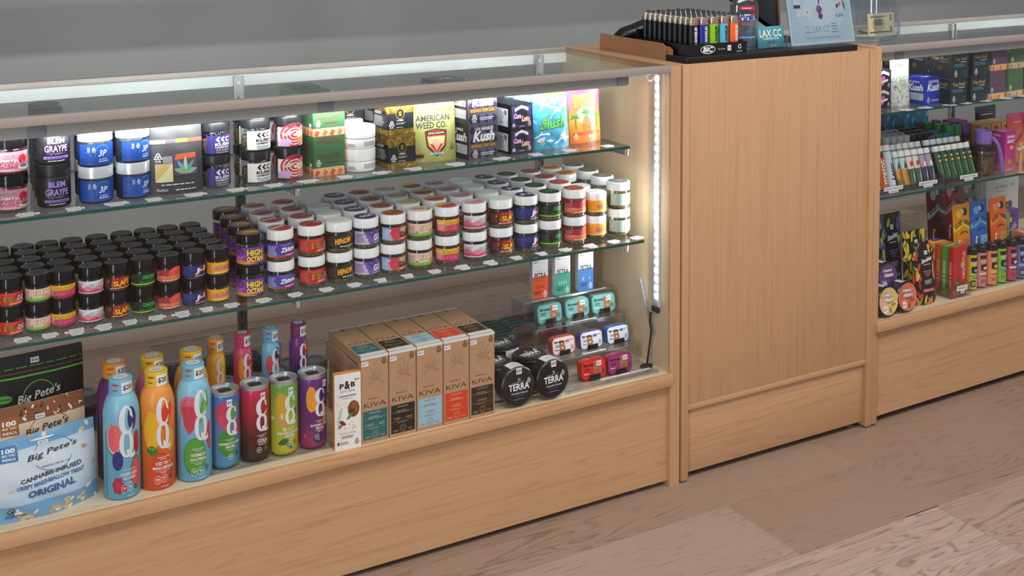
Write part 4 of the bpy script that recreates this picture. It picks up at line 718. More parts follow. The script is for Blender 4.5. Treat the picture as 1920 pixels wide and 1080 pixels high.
cC = [('e', .36, .7, .12, .22, '#d8a030'), ('e', .62, .8, .08, .14, '#7ab040'), ('sc', .15, .35, .3, .3, 5, .05, .05, ['#f0c8a0', '#e88a60']), ('leaf', .4, .17, .13, .05, '#2f6a2c', .3), ('leaf', .5, .1, .1, .04, '#2f6a2c', -.6), ('leaf', .66, .6, .08, .04, '#3f7a2c', 1)]+cq(.42, .40, .26, .48)+vtxt(['PEAR VANILLA CARDAMOM', 'SPRITZER'], .28, .52, sub='HYBRID')+circ(.5, .115, '10', WT)+[('z', .6, .1, .07, .08, '#1a1a1a', '#b8b830')]
cD = [('e', .36, .72, .11, .2, '#f09a28'), ('e', .34, .88, .03, .04, '#f09a28'), ('leaf', .6, .8, .12, .06, '#34246c', .8), ('e', .7, .42, .1, .14, '#f0a030'), ('e', .5, .12, .1, .09, '#2a2060'), ('sc', .2, .1, .3, .3, 6, .04, .06, ['#c8487c', '#4a2c78'])]+cq(.42, .42, .27, .46)+vtxt(['BLACKBERRY LEMON', 'SPRITZER'], .3, .53, sub='INDICA')+circ(.46, .14, '10', WT, '#241a4c')
put('cA', mk_can(gradm(((0, '#4b98bc'), (.55, '#6a78b0'), (1, '#2c6ab0')), 2, .28, 0, .14), cA, .44), (-.9996, .0565, ZB+.003), 'slim can with watermelon and cucumber art, blue at both ends', 'can', 'slim drink cans in the front row', radians(6))
put('cB', mk_can(gradm(((0, '#24100c'), (.35, '#5a1614'), (.7, '#a81a28'), (1, '#c8204c')), 2, .28, 0, .14), cB, .52), (-.9412, .0565, ZB+.003), 'slim dark red cola can', 'can', 'slim drink cans in the front row', radians(3))
put('cC', mk_can(gradm(((0, '#c8c020'), (.5, '#a8b838'), (1, '#5a9a3c')), 2, .28, 0, .14), cC, .5), (-.8854, .0545, ZB+.003), 'slim lime and yellow pear can', 'can', 'slim drink cans in the front row', radians(3))
put('cD', mk_can(gradm(((0, '#a83060'), (.4, '#6a1c6c'), (.75, '#5a2078'), (1, '#6a2a80')), 2, .28, 0, .14), cD, .6), (-.8268, .0545, ZB+.003), 'slim purple can with an orange lemon', 'can', 'slim drink cans in the front row', radians(6))
def tray(x0, y0, x1, y1, z, lip, name, label, cat='tray', group=None, h2=None, t=.0022):
    mb = MB(); mb.box((x0, y0, z), (x1, y1, z+t), acrylic, mats={'f': acr_edge})
    for a, b in (((x0, y0, z+t), (x1, y0+t, z+lip)), ((x0, y1-t, z+t), (x1, y1, z+(h2 or lip))), ((x0, y0+t, z+t), (x0+t, y1-t, z+lip)), ((x1-t, y0+t, z+t), (x1, y1-t, z+lip))):
        mb.box(a, b, acrylic, mats={'t': acr_edge})
    return tag(mb.build(name), label, cat, group)
tray(-1.034, .022, -.793, .09, ZB-.0001, .0035, 'acrylic_tray', 'shallow clear acrylic tray under the four slim cans')
# riser with four small bottles
mb = MB(); mb.box((-1.03, .118, .342), (-.79, .205, .3445), acrylic, mats={'f': acr_edge, 'r': acr_edge}); mb.box((-1.03, .118, ZB), (-1.0277, .205, .342), acrylic, mats={'f': acr_edge}); mb.box((-.7923, .118, ZB), (-.79, .205, .342), acrylic, mats={'f': acr_edge})
tag(mb.build('acrylic_riser'), 'clear acrylic riser holding the four small bottles behind the cans', 'riser')
for k, (x, base, cap, els, d) in enumerate(((-.9885, ('#f0a028', '#f4b848'), '#f4a020', [('e', .6, .3, .15, .2, '#f4cc20'), ('e', .65, .8, .1, .15, '#f4cc20')], 'amber'), (-.9345, ('#d02848', '#e45078'), '#d83866', [('e', .38, .62, .1, .25, '#f09a20'), ('e', .66, .6, .1, .2, '#e0241c'), ('e', .62, .14, .12, .12, '#f0a030')], 'rose red'),
                                      (-.8772, ('#5aa8c8', '#8cc8de'), '#6cb8d8', [('e', .36, .6, .12, .2, '#e0525c'), ('e', .6, .82, .09, .12, '#26256e'), ('e', .42, .34, .09, .1, '#2a2a78'), ('e', .72, .62, .08, .14, '#b02038'), ('e', .66, .14, .12, .12, '#e0646c')], 'light blue'), (-.8195, ('#5a1c68', '#7a2480'), '#7a1c6c', [('e', .66, .82, .1, .14, '#e0342c'), ('e', .34, .4, .1, .12, '#2a2060'), ('e', .6, .1, .15, .12, '#8ac040')], 'deep purple'))):
    put('sb%d' % k, mk_bottle(gradm(((0, base[0]), (1, base[1])), 2, .33, 0, .12), M(cap, .4), els+cq(.42, .34, .28, .58)+[('l', .42, .12, .24, .12, 3, WT)], True, '$15'), (x, .155, .3446), 'small %s bottle standing on the clear riser' % d, 'bottle', 'small bottles on the riser', radians(3))
# grey-capped containers behind
def greyjar():
    root = E('grey_capped_container'); g = M('#9da1a5', .5)
    MB().lathe([(0, .001), (.022, 0), (.0245, .003), (.0245, .05), (.0225, .056)], glassy('smoky_clear', '#8d8f92', .06, .1), 28).build('container_body', root)
    MB().lathe([(0, .002), (.021, .003), (.0215, .035), (0, .04)], M('#2a2826', .7), 20).build('contents', root)
    mb = MB(); n = 60; prof = []
    vs = []; 
    for z, rr in ((.055, .0262), (.0745, .0262), (.0765, .0248), (.0765, .0165), (.0745, .016), (.0745, .0001)):
        for k in range(n): a = 2*pi*k/n; q = rr-(.0006 if k % 2 and rr > .026 else 0); vs.append((q*cos(a), q*sin(a), z))
    mb.add(vs, [(i*n+k, i*n+(k+1) % n, (i+1)*n+(k+1) % n, (i+1)*n+k) for i in range(5) for k in range(n)], g); mb.build('cap', root); return root
for x, y, d in ((-.7370, .285, 'right of the small purple bottle'), (-.8400, .262, 'between the small light blue and purple bottles'), (-.8880, .256, 'right of the small rose red bottle'), (-.9420, .266, 'right of the small amber bottle'), (-.974, .215, 'low behind the small amber bottle'), (-.79, .30, 'behind the small purple bottle'), (-1.205, .345, 'behind the pouches, left of the purple bottle')):
    put('gj', greyjar, (x, y, ZB+.002), 'clear container with ribbed grey cap, %s' % d, 'container', 'grey-capped containers', R.random())
tray(-1.06, .325, -.80, .43, ZB, .115, 'acrylic_bin', 'tall clear acrylic bin behind the small bottles', 'bin', None, .12)
tag(MB().box((-1.05, .345, ZB+.0025), (-.83, .415, ZB+.075), M('#101011', .5), .004).build('black_packet'), 'black packets filling the clear acrylic bin', 'packet')
# chocolate boxes
def choc_art(c, txt, nm, mg):
    f = [('r', 0, .965, 1, .035, '#e8e4e0'), ('r', .06, .04, .88, .33, c), ('t', 'KIVA', .1, .41, .8, .055, '#1c1a18', {'b': -.01}), ('l', .2, .5, .6, .012, 1, '#3c322a'), ('t', nm, .3, .335, .4, .016, txt, {'b': .03}), ('l', .25, .27, .5, .035, 2, txt), ('t', mg, .16 if len(mg) > 4 else .34, .19, .68 if len(mg) > 4 else .32, .032, txt, {'b': 0}), ('l', .28, .155, .44, .012, 1, txt), ('g', .5, .09, .12, .042, 0, .11, .038, 0, 360, txt), ('g', .5, .09, .07, .024, 0, .06, .02, 0, 360, txt), ('l', .12, .06, .2, .02, 2, txt), ('l', .68, .06, .2, .02, 2, txt), ('r', .06, .04+.33*.73, .88, .002, txt), ('r', .06, .04+.33*.4, .88, .002, txt)]
    return f
emb = [('leaf', .55+.3*cos(a)*q, .72+.12*sin(a)*q, .09, .006, '#b58a66', a) for a in (.5, 1.0, 1.6, 2.2, 2.8, 3.5, -.3) for q in (.4, .8)]
KV = (('teal', '#1f6a72', '#c8b98c', 'MIDNIGHT MINT', '100 : 40'), ('black', '#17130f', '#b89a60', 'ESPRESSO', '100 : 100'), ('pale blue', '#a4c8d8', '#8a8468', 'BIRTHDAY CAKE', '100'), ('red orange', '#e2401f', '#e8b878', 'MILK CHOCOLATE', '100'), ('dark brown', '#33221d', '#b89468', 'DARK CHOCOLATE', '100'))
for k, (d, c, tx, nm, mg) in enumerate(KV):
    f = choc_art(c, tx, nm, mg)+emb
    put('kv%d' % k, carton(.0585, .0185, .1745, kraft, f+price('$27', .03, .89, .24, .05)+[('z', .74, .885, .2, .075, '#1c1a18', kraft)], None, [('r', .03, .1, .94, .8, '#e6e4e2')], name='chocolate_box'), (-.7150+k*.0598, .0045, ZB), 'kraft chocolate box with %s panel, standing upright in the front row' % d, 'box', 'upright kraft chocolate boxes', radians(.3))
for lv in range(9):
    for k, (d, c, tx, nm, mg) in enumerate(KV):
        top = lv == 8; side = k == 0 and lv > 3
        lb, g = ('kraft chocolate box with %s panel lying on top of the stack' % d, 'top layer of lying chocolate boxes') if top else ('kraft chocolate box with %s panel, left end of stack, %s layer down' % (d, ['', 'second', 'third', 'fourth', 'fifth'][8-lv] if lv > 3 else ''), 'left column of lying chocolate boxes') if side else ('kraft chocolate box buried inside the stack of lying boxes', 'chocolate boxes buried in the stack')
        put('kl%d' % k, carton(.0585, .0182, .1745, kraft, choc_art(c, tx, nm, mg)+[('z', .36, .9, .2, .07, '#1c1a18', kraft), ('l', .2, .72, .6, .0, 1, '#1c1a18')], name='chocolate_box'), (-.7080+k*.0603+(R.uniform(-.006, .002) if k == 0 and not top else 0), .0275+(R.uniform(0, .004) if not top else 0), ZB+.0184*lv+.0183), lb, 'box', g, 0, radians(-90))
put('pb', carton(.0535, .0135, .1495, M('#f4efe8', .45), [('r', 0, 0, 1, 1, '#f1ece5'), ('t', 'P', .2, .8, .17, .07, '#17130f', {'b': .05}), ('t', '&', .38, .79, .22, .11, '#17130f', {'b': .04}), ('t', 'B', .62, .81, .17, .07, '#17130f', {'b': .05}), ('t', 'KITCHEN', .24, .75, .52, .03, '#3a342e', {'b': -.01}), ('t', 'CANNABIS INFUSED', .18, .69, .64, .025, '#3a342e'), ('l', .3, .66, .4, .015, 1, '#8a8078'), ('t', '$10', .77, .89, .17, .03, '#2a2622'),
 ('e', .72, .52, .22, .11, '#7c4220'), ('e', .76, .54, .14, .08, '#96542a'), ('e', .66, .48, .1, .05, '#5e3018'), ('leaf', .58, .43, .14, .03, '#4f8a34', .3), ('leaf', .2, .46, .14, .05, '#b8ccc0', .8), ('leaf', .16, .4, .12, .04, '#c8d8cc', 1.4), ('leaf', .3, .35, .14, .03, '#6e3a20', -.2), ('leaf', .22, .31, .1, .02, '#884a28', .3), ('sc', .1, .25, .8, .1, 9, .03, .012, ['#c08a50', '#9a5c30', '#e0b888']), ('sc', .05, .55, .45, .08, 7, .02, .01, ['#a8543c', '#c87860']), ('t', 'COCONUT CARAMEL', .2, .2, .6, .022, '#d88a60', {'b': 0}), ('l', .26, .14, .48, .04, 2, '#6a6058'), ('r', .1, .06, .07, .04, '#3a342e'), ('l', .2, .06, .36, .04, 3, '#8a8078'), ('z', .74, .045, .18, .075, '#1c1a18', '#f1ece5')],
 [('r', 0, 0, 1, 1, '#ea8a2c')], [('r', 0, 0, 1, 1, '#f09430'), ('l', .2, .3, .6, .3, 1, '#f8d8a0')], name='chocolate_bar_box'), (-.7725, .0035, ZB), 'white and orange box with caramel art beside the purple can', 'box', None, radians(-4))
# ---- puck tins
def puck():
    root = E('round_tin'); r, h = .0415, .037
    MB().lathe([(0, 0), (r-.004, 0), (r-.001, .003), (r-.001, .017), (r, .0175), (r, h-.004), (r-.003, h-.0008), (r-.005, h), (0, h)], M('#070708', .28), 44).build('tin_body', root)
    art([('e', .5, .5, .5, .5, '#101012'), ('g', .5, .5, .49, .49, 0, .478, .478, 0, 360, '#3c3c3e'), ('t', 'TERRA', .14, .4, .7, .2, '#f4f4f4', {'b': .02}), ('t', '5', .45, .66, .1, .09, '#c8c8c8', {'b': 0}), ('l', .25, .62, .5, .025, 1, '#c0c0c0'), ('t', 'Cannabis Infused', .22, .29, .55, .06, '#e8e8e8', {'b': 0, 's': .1}), ('l', .32, .22, .36, .03, 1, '#3a78c0'), ('l', .3, .12, .4, .04, 2, '#8a8a8a'), ('z', .76, .56, .14, .16, '#e8e8e8', '#101012')], 2*(r-.006), 2*(r-.006), disc(r-.006, h), 'printed_label', root)
    art([('r', 0, 0, 1, 1, '#eceef0'), ('l', .1, .15, .8, .7, 4, '#a8acb0')], .04, h*.8, wrap(r, .004, .04, 0), 'tamper_sticker', root, cu=.004, off0=.0004); return root
def puckf():
    root = puck(); k = root.children; 
    for c in k:
        if c.name.startswith('tamper'): bpy.data.objects.remove(c)
    r, h = .0415, .037
    art([('r', 0, 0, 1, 1, '#eceef0'), ('l', .1, .3, .8, .5, 3, '#a8acb0')], .034, h*.8, wrap(r, .004, .034, pi), 'tamper_sticker', root, cu=.004, off0=.0004)
    art(price('$20', 0, 0, 1, 1), .013, .013, topside(-.0065, .0265, h+.0002), 'price_sticker', root, off0=.001); return root
GT = 'black round tins'
put('puckf', puckf, (-.3880, .0415, ZB+.0425), 'black round tin standing on edge facing out, left one', 'tin', GT, 0, radians(86))
put('puckf', puckf, (-.3050, .0405, ZB+.0425), 'black round tin standing on edge facing out, right one', 'tin', GT, radians(3), radians(86))
for x, y, lv, d in ((-.402, .0885, 0, 'lower of the left pair'), (-.402, .0885, 1, 'upper of the left pair'), (-.3125, .0885, 0, 'lower of the right pair'), (-.3125, .0885, 1, 'upper of the right pair'), (-.338, .176, 0, 'lower of the rear pair'), (-.338, .176, 1, 'upper of the rear pair')):
    put('puck', puck, (x, y, ZB+lv*.0373), 'black round tin lying flat, %s behind the upright ones' % d, 'tin', GT, radians(14 if lv else -30))
# ---- acrylic stair with slim tins
def mk_stair():
    mb = MB(); t = .003; xs = (-.262, -.018)
    prof = [(.012, .2643), (.09, .2643), (.09, .305), (.15, .305), (.15, .358), (.205, .358), (.205, .405), (.262, .405), (.262, .2643)]
    for i in range(len(prof)-1):
        (y0, z0), (y1, z1) = prof[i], prof[i+1]
        if abs(z0-z1) < 1e-6: mb.box((xs[0]+.0*i, y0, z0), (xs[1], y1+t*.0, z0+t), acrylic, mats={'f': acr_edge, 'r': acr_edge, 'l': acr_edge})
        else: mb.box((xs[0], y0, min(z0, z1)), (xs[1], y0+t, max(z0, z1)), acrylic, mats={'r': acr_edge, 'l': acr_edge})
    mb.box((xs[0], .0115, .267), (xs[1], .014, .2745), acrylic, mats={'t': acr_edge})
    for y, z in ((.09, .308), (.15, .361), (.205, .408), (.262, .408)): mb.tube([(xs[0], y, z-.0015), (xs[1], y, z-.0015)], .0017, acr_edge, 8)
    return mb.build('acrylic_stair')
tag(mk_stair(), 'four-tier clear acrylic stair stand in the right corner of the left case', 'display stand')
def slim_tin(bg, face, txt, pr, b2='#b0703c', white=False, lbl=''):
    def f():
        root = E('slim_tin'); w, h, d, r = .066, .043, .017, .011
        pts = []
        for cx, cy, a0 in ((w/2-r, h-r, 0), (-w/2+r, h-r, 90), (-w/2+r, r, 180), (w/2-r, r, 270)):
            for k in range(7): a = radians(a0+15*k); pts.append((cx+r*cos(a), cy+r*sin(a)))
        mb = MB(); mb.slab(pts[::-1], d, M(bg, .3, .35), lambda u, v, q: (u, q, v)); mb.build('tin_body', root)
        pts2 = [(u*1.008, h/2+(v-h/2)*1.012) for u, v in pts]; MB().slab(pts2[::-1], .0014, M('#c8a868', .25, .8), lambda u, v, q: (u, .007+q, v)).build('seam_band', root)
        e = [('p', [(u/w+.5, v/h) for u, v in [(a*.94, h/2+(b-h/2)*.92) for a, b in pts]], face)]
        e += [('t', 'B', .5, .16, .34, .7, b2, {'b': .12}), ('t', 'Breez', .1, .66, .44, .14, txt, {'b': .06}), ('l', .12, .42, .26, .16, 2, txt), ('z', .8, .2, .14, .26, '#151515', face), ('t', lbl, .1, .26, .2, .07, '#f0f0f0' if not white else txt, {'b': .04})]+price(pr, .62 if not white else .76, .62, .2, .24)
        if white: e[1] = ('t', 'B', .32, .2, .26, .6, b2, {'b': .12}); e.append(('r', .58, .66, .17, .12, bg))
        art(e, w, h, front(-w/2, 0, 0), 'printed_face', root, off0=.0002); return root
    return f
def clip_at(x, y, z, d): put('clip', lambda: MB().box((-.0145, -.0035, 0), (.0145, -.0015, .011), BLACK, .0005).box((-.0145, -.0035, 0), (.0145, .012, .0012), BLACK).build('retaining_clip'), (x, y, z), 'black clip before the %s' % d, 'clip', 'black clips on the stair stand', radians(2))
TI = (('t_teal', '#62a8a4', '#72b6b0', '#14302e', '$22', False, 'Mint', (-.2050, .180, .3612), 'teal slim tin, left on the third step'), ('t_teal', None, None, None, None, None, None, (-.1295, .180, .3612), 'teal slim tin, middle of the third step'), ('t_teal', None, None, None, None, None, None, (-.0570, .178, .3612), 'teal slim tin, right on the third step'),
      ('t_pink', '#e05a54', '#f0e6e6', '#1c1c1c', '$75', True, 'Sativa', (-.2070, .116, .3082), 'white-faced slim tin with coral rim on the second step'), ('t_vio', '#5a5aa8', '#e6e6f0', '#1c1c1c', '$75', True, 'Hybrid', (-.1335, .114, .3082), 'white-faced slim tin with violet rim on the second step'), ('t_blue', '#3c78c8', '#dfe6f2', '#1c1c1c', '$75', True, 'Hybrid', (-.0600, .114, .3082), 'white-faced slim tin with blue rim on the second step'),
      ('t_red', '#d81e22', '#dc2a28', '#16100c', '$22', False, 'Cinnamon', (-.1690, .0500, .2674), 'bright red slim tin on the lowest step'), ('t_mag', '#a0286a', '#a23070', '#1c0c14', '$22', False, 'Berry', (-.0985, .0490, .2674), 'magenta slim tin on the lowest step'))
for k, bg, fc, tx, pr, wh, lb2, loc, d in TI:
    put(k, slim_tin(bg, fc, tx, pr, white=wh, lbl=lb2) if bg else None, loc, d, 'tin', 'slim tins on the stair stand', radians(1), radians(-8), sc=(.93, 1, .93) if wh else None)
    clip_at(loc[0], loc[1]-.001, loc[2], d)
for k, (x, y, c, d) in enumerate(((-.2115, .215, '#e0501c', 'orange'), (-.1500, .215, '#3aa088', 'green'), (-.0850, .215, '#3a7cc0', 'blue'))):
    put('pe%d' % k, carton(.0415, .0145, .0975, M('#dcdfe2', .4), [('r', 0, 0, 1, 1, '#e2e5e8'), ('r', 0, 0, 1, .54, c), ('t', 'PETRA', .14, .5, .74, .13, '#15171a', {'b': .02}), ('l', .2, .66, .6, .02, 1, '#b0605a'), ('e', .5, .72, .02, .01, c), ('l', .08, .44, .84, .015, 1, '#1c1c1c'), ('t', '2.5 2.5' if k < 2 else '2   1', .24, .26, .52, .07, '#1c1c1c' if k < 1 else '#dfeef0', {'b': 0}), ('l', .1, .1, .5, .1, 3, '#2a1a14'), ('z', .68, .03, .26, .16, '#e8e8e8', c)]+([('p', [(a, .1), (a+.12, .3), (a, .5), (a-.12, .3)], '#2e9079') for a in (.2, .5, .8)][:0])+price('$25' if k < 2 else '$33', .08, .84, .32, .1), [('r', 0, 0, 1, 1, '#c8ccd0'), ('r', .2, .08, .6, .36, '#eceef0'), ('l', .25, .12, .5, .28, 5, '#7a7e82')], name='mint_box'), (x, y, .4082), 'tall narrow white and %s mint box on the top step' % d, 'box', 'mint boxes on the top step', radians(-2))
for k, (x0, y, z) in enumerate(((-.24, .2035, .4082), (-.165, .2035, .4082), (-.095, .2035, .4082), (-.165, .1515, .3612), (-.17, .0915, .3082), (-.17, .0185, .2746), (-.1, .0185, .2746))):
    put('st%d' % (k % 2), lambda: art([('r', 0, 0, 1, 1, '#f2f3f4'), ('l', .05, .2, .9, .6, 1, '#8a8e92')], .062 if k % 2 == 0 else .07, .006, topside(0, 0, 0), 'step_label'), (x0, y-.0005, z), 'narrow white strip on the stair stand edge, %s' % ['top step under the orange box', 'top step under the green box', 'top step under the blue box', 'third step', 'second step', 'lowest step left', 'lowest step right'][k], 'price label', 'white strips on the stair stand', radians(1))
# pile of spare slim tins standing in files behind
TC = {'teal': '#3d7a78', 'blue': '#22488c', 'purple': '#4a3a86', 'red': '#8c2434'}
files = ((-.392, 'teal', 'teal'), (-.324, 'blue', 'teal'), (-.256, 'purple', 'teal'), (-.188, 'red', 'teal'), (-.12, 'red', 'red'))
for fi, (x, c1, c2) in enumerate(files):
    for k in range(10):
        y = .215+k*.0195; c = c1 if k < (5, 5, 4, 6, 9)[fi] else c2
        if fi == 0 and k < 1: continue
        if y > .40: continue
        xx = x-.0+.0*k; 
        if y < .275 and x > -.29: continue
        put('sp'+c, slim_tin(TC[c], TC[c], '#101010', '$22', '#8a6a44'), (xx, y, ZB), '%s slim tin in the %s file behind the round tins, %s from the front' % (c, ['leftmost', 'second', 'third', 'fourth', 'rightmost'][fi], ['first', 'second', 'third', 'fourth', 'fifth', 'sixth', 'seventh', 'eighth', 'ninth', 'tenth'][k]), 'tin', 'spare slim tins in files', 0, radians(-12))
# ---- big pouches at the left
def mmals(n, s): 
    rr = random.Random(s); out = []
    for k in range(n):
        x, y = rr.random(), rr.random(); c = rr.choice(['#e6dcc4', '#d9b98a', '#efeae0', '#caa06c']); 
        if .16 < x < .86 and .12 < y < .86 and s != 9: y = y*.16; 
        out.append(('e', x, y, rr.uniform(.02, .04), rr.uniform(.014, .026), c, rr.uniform(0, 3)))
    return out
def bp_art(bg, tx, acc, name, tgc, hole=True, lower=()):
    return [('g', .56, .72, .2, .2, 0, .193, .193, 25, 155, acc), ('g', .56, .72, .2, .2, 0, .193, .193, 205, 335, acc), ('t', "Big Pete's", .3, .68, .5, .09, tx, {'b': .012, 's': .2, 'up': .05}), ('t', 'SANTA CRUZ, CA', .43, .58, .28, .025, tx, {'b': 0})]+list(lower)
blue = [('r', 0, .86, 1, .14, '#6fa4cc'), ('r', 0, .0, 1, .2, '#6fa2c8')]+mmals(46, 4)+[('r', .06, .74, .16, .19, '#3f7cb0'), ('t', '100', .08, .85, .12, .055, '#f0f4f8', {'b': .05}), ('t', 'MG THC', .08, .81, .12, .03, '#f0f4f8'), ('t', 'INDICA', .08, .76, .12, .035, '#f0f4f8', {'b': .03}), ('e', .47, .93, .12, .012, '#f4f8fa')]+bp_art(0, '#26303c', '#5a98cc', 0, 0, lower=[('t', 'CANNABIS-INFUSED', .22, .46, .6, .05, '#23262c', {'b': .02, 'up': .04}), ('t', 'CRISPY MARSHMALLOW TREAT', .18, .38, .66, .05, '#3c78ac', {'b': .03, 'up': .04}), ('t', 'ORIGINAL', .28, .26, .46, .085, '#2c6296', {'b': .08, 'up': .04}), ('z', .08, .1, .09, .08, '#1c1c1c', '#a8c4d8'), ('l', .06, .06, .24, .03, 2, '#2c3a48')])+price('$22', .42, .86, .1, .045)
put('pouchA', pouch(.175, .128, .055, M('#b4cbdc', .38), [('r', 0, 0, 1, 1, gradm(((0, '#7fb0d4'), (.35, '#c6d6e2'), (.75, '#dbe4ec'), (1, '#9cc4e0')), 2, .38, 0, .125, 'pale_blue_print'))]+blue, lean=.12, wr=.004, cut=.012, name='snack_pouch', bot=.6), (-1.315, .0475, ZB), 'pale blue treat pouch with marshmallow picture, frontmost at the left', 'pouch', 'treat pouches at the left', radians(11), sc=(1, 1, 1.06))
tan = [('r', 0, .82, 1, .18, '#8c5230'), ('sc', .3, .8, .7, .2, 34, .022, .02, ['#f0e4d8', '#4a2818', '#e8d0b8', '#5c3420'])]+[('r', .1, .72, .18, .18, '#a05a2c'), ('t', '100', .12, .82, .14, .05, '#f6ece0', {'b': .05}), ('t', 'MG THC', .12, .785, .14, .025, '#f6ece0'), ('t', 'INDICA', .12, .735, .14, .03, '#f6ece0', {'b': .03}), ('g', .6, .7, .22, .16, 0, .213, .154, 15, 165, '#b06030'), ('t', "Big Pete's", .34, .66, .46, .09, '#2c2018', {'b': .012, 's': .2, 'up': .04}), ('sc', 0, 0, 1, .3, 30, .025, .025, ['#f0e4d8', '#4a2818', '#c89868'])]+price('$22', .46, .83, .1, .045)
put('pouchB', pouch(.165, .168, .05, M('#d8bfa4', .45), [('r', 0, 0, 1, 1, '#dcc4aa')]+tan, lean=.1, wr=.003, cut=.014, name='snack_pouch', bot=.6), (-1.318, .105, ZB), 'tan and brown treat pouch behind the pale blue one', 'pouch', 'treat pouches at the left', radians(9))
blk = [('r', 0, .83, 1, .012, '#62c83a'), ('l', .0, .9, 1, .012, 1, '#62c83a'), ('r', 0, .865, 1, .01, '#7a3a50'), ('g', .5, .66, .18, .13, 0, .172, .124, 20, 160, '#62c83a'), ('g', .5, .66, .18, .13, 0, .172, .124, 200, 340, '#62c83a'), ('t', "Big Pete's", .27, .62, .46, .08, '#e8e8e8', {'b': .012, 's': .2, 'up': .04}), ('t', 'SANTA CRUZ, CA', .38, .555, .24, .022, '#d8d8d8'), ('e', .14, .69, .08, .03, '#4aa83a'), ('l', .06, .68, .16, .02, 1, '#0c2c10')]+price('$26', .43, .925, .09, .04)
put('pouchC', pouch(.165, .238, .05, M('#0d0d0e', .35), blk, lean=.06, wr=.002, cut=.016, name='snack_pouch', bot=.6), (-1.312, .165, ZB), 'black treat pouch with lime green stripe, rearmost at the left', 'pouch', 'treat pouches at the left', radians(6))
# ================================================================ counter top
ZC = .9652
tag(MB().box((.047, .006, ZC), (.583, .30, ZC+.0145), M('#0c0c0d', .55), .0022).build('counter_mat'), 'thick black rubber mat on top of the wooden counter', 'mat')
ZM = ZC+.0147
LC = (('#101012', '#f0f0f0', 'black'), ('#1a2f8c', '#dfe6f4', 'navy blue'), ('#8cc21e', '#111611', 'lime green'), ('#58b4d2', '#0f2026', 'sky blue'), ('#f0661a', '#f8e8dc', 'orange'))
def lighter(c, t):
    def f():
        root = E('lighter'); mb = MB(); mb.lathe([(0, 0), (.0115, .0005), (.012, .002), (.012, .057), (.0115, .058), (0, .058)], M(c, .3), 20, sx=1, sy=.58); mb.build('fuel_body', root)
        m = MB(); m.lathe([(.0108, .057), (.0112, .0585), (.0112, .070), (.0095, .0725), (0, .0725)], M('#c9b9a8', .25, .9), 18, sx=1, sy=.6); m.build('metal_hood', root)
        w = MB(); w.lathe([(0, -.003), (.0045, -.003), (.0045, .003), (0, .003)], M('#8a8a90', .3, 1), 14); o = w.build('spark_wheel', root); o.location = (.003, 0, .0735); o.rotation_euler = (radians(90), 0, 0)
        MB().box((.0095, -.003, .0575), (.0145, .003, .0635), M('#d82018', .35), .001).build('button', root)
        art([('t', 'LOS ANGELES', .42, .12, .4, .84, t, {'b': .06, 'v90': 1}), ('p', [(.1, .12), (.3, .1), (.32, .3), (.25, .14)], t), ('l', .88, .2, .06, .7, 9, t)], .020, .055, lambda u, v, d: Vector(((u-.010), -(.0071*sqrt(max(0, 1-((u-.010)/.0122)**2))+d), .002+v)), 'printed_logo', root, cu=.002, off0=.0002)
        return root
    return f
def dtray():
    mb = MB(); x0, x1, y0, y1, h = -.0855, .0855, 0, .205, .027
    k = M('#0e0e10', .4)
    mb.box((x0, y0, 0), (x1, y1, .002), k); mb.box((x0, y0, .002), (x1, y0+.003, h), k); mb.box((x0, y1-.003, .002), (x1, y1, h+.02), k); mb.box((x0, y0+.003, .002), (x0+.003, y1-.003, h), k); mb.box((x1-.003, y0+.003, .002), (x1, y1-.003, h), k)
    mb.recalc = False
    art([('t', 'BIC', .24, .28, .17, .44, '#f0f0f0', {'b': .04, 's': .2}), ('g', .325, .5, .125, .36, 0, .117, .30, 0, 360, '#f0f0f0'), ('t', 'bic.com', .50, .42, .12, .16, '#c8c8c8', {'b': 0}), ('r', .66, .3, .06, .46, '#e8e8e4'), ('t', '$3', .675, .42, .03, .2, '#1c1c1c'), ('g', .87, .6, .03, .2, 0, .018, .12, 20, 120, '#e8e8e8'), ('g', .87, .6, .03, .2, 0, .018, .12, 140, 240, '#e8e8e8'), ('g', .87, .6, .03, .2, 0, .018, .12, 260, 360, '#e8e8e8'), ('l', .81, .12, .13, .14, 2, '#b8b8b8')], .171, h, front(x0, y0, 0), mb=mb)
    return mb.build('lighter_tray')
TX, TY = .146, .012; LR = radians(2)
o = dtray(); o.location = (TX, TY, ZM); tag(o, 'low black cardboard display tray holding rows of lighters', 'display tray')
for r in range(10):
    for c in range(5):
        cc, tt, nm = LC[c]
        put('lt%d' % c, lighter(cc, tt), (TX-.063+c*.0298, TY+.0125+r*.0197, ZM+.0022), '%s lighter, %s row from the front of the black tray' % (nm, ['first', 'second', 'third', 'fourth', 'fifth', 'sixth', 'seventh', 'eighth', 'ninth', 'tenth'][r]), 'lighter', 'lighters standing in the tray', sc=(1, 1, 1.17))
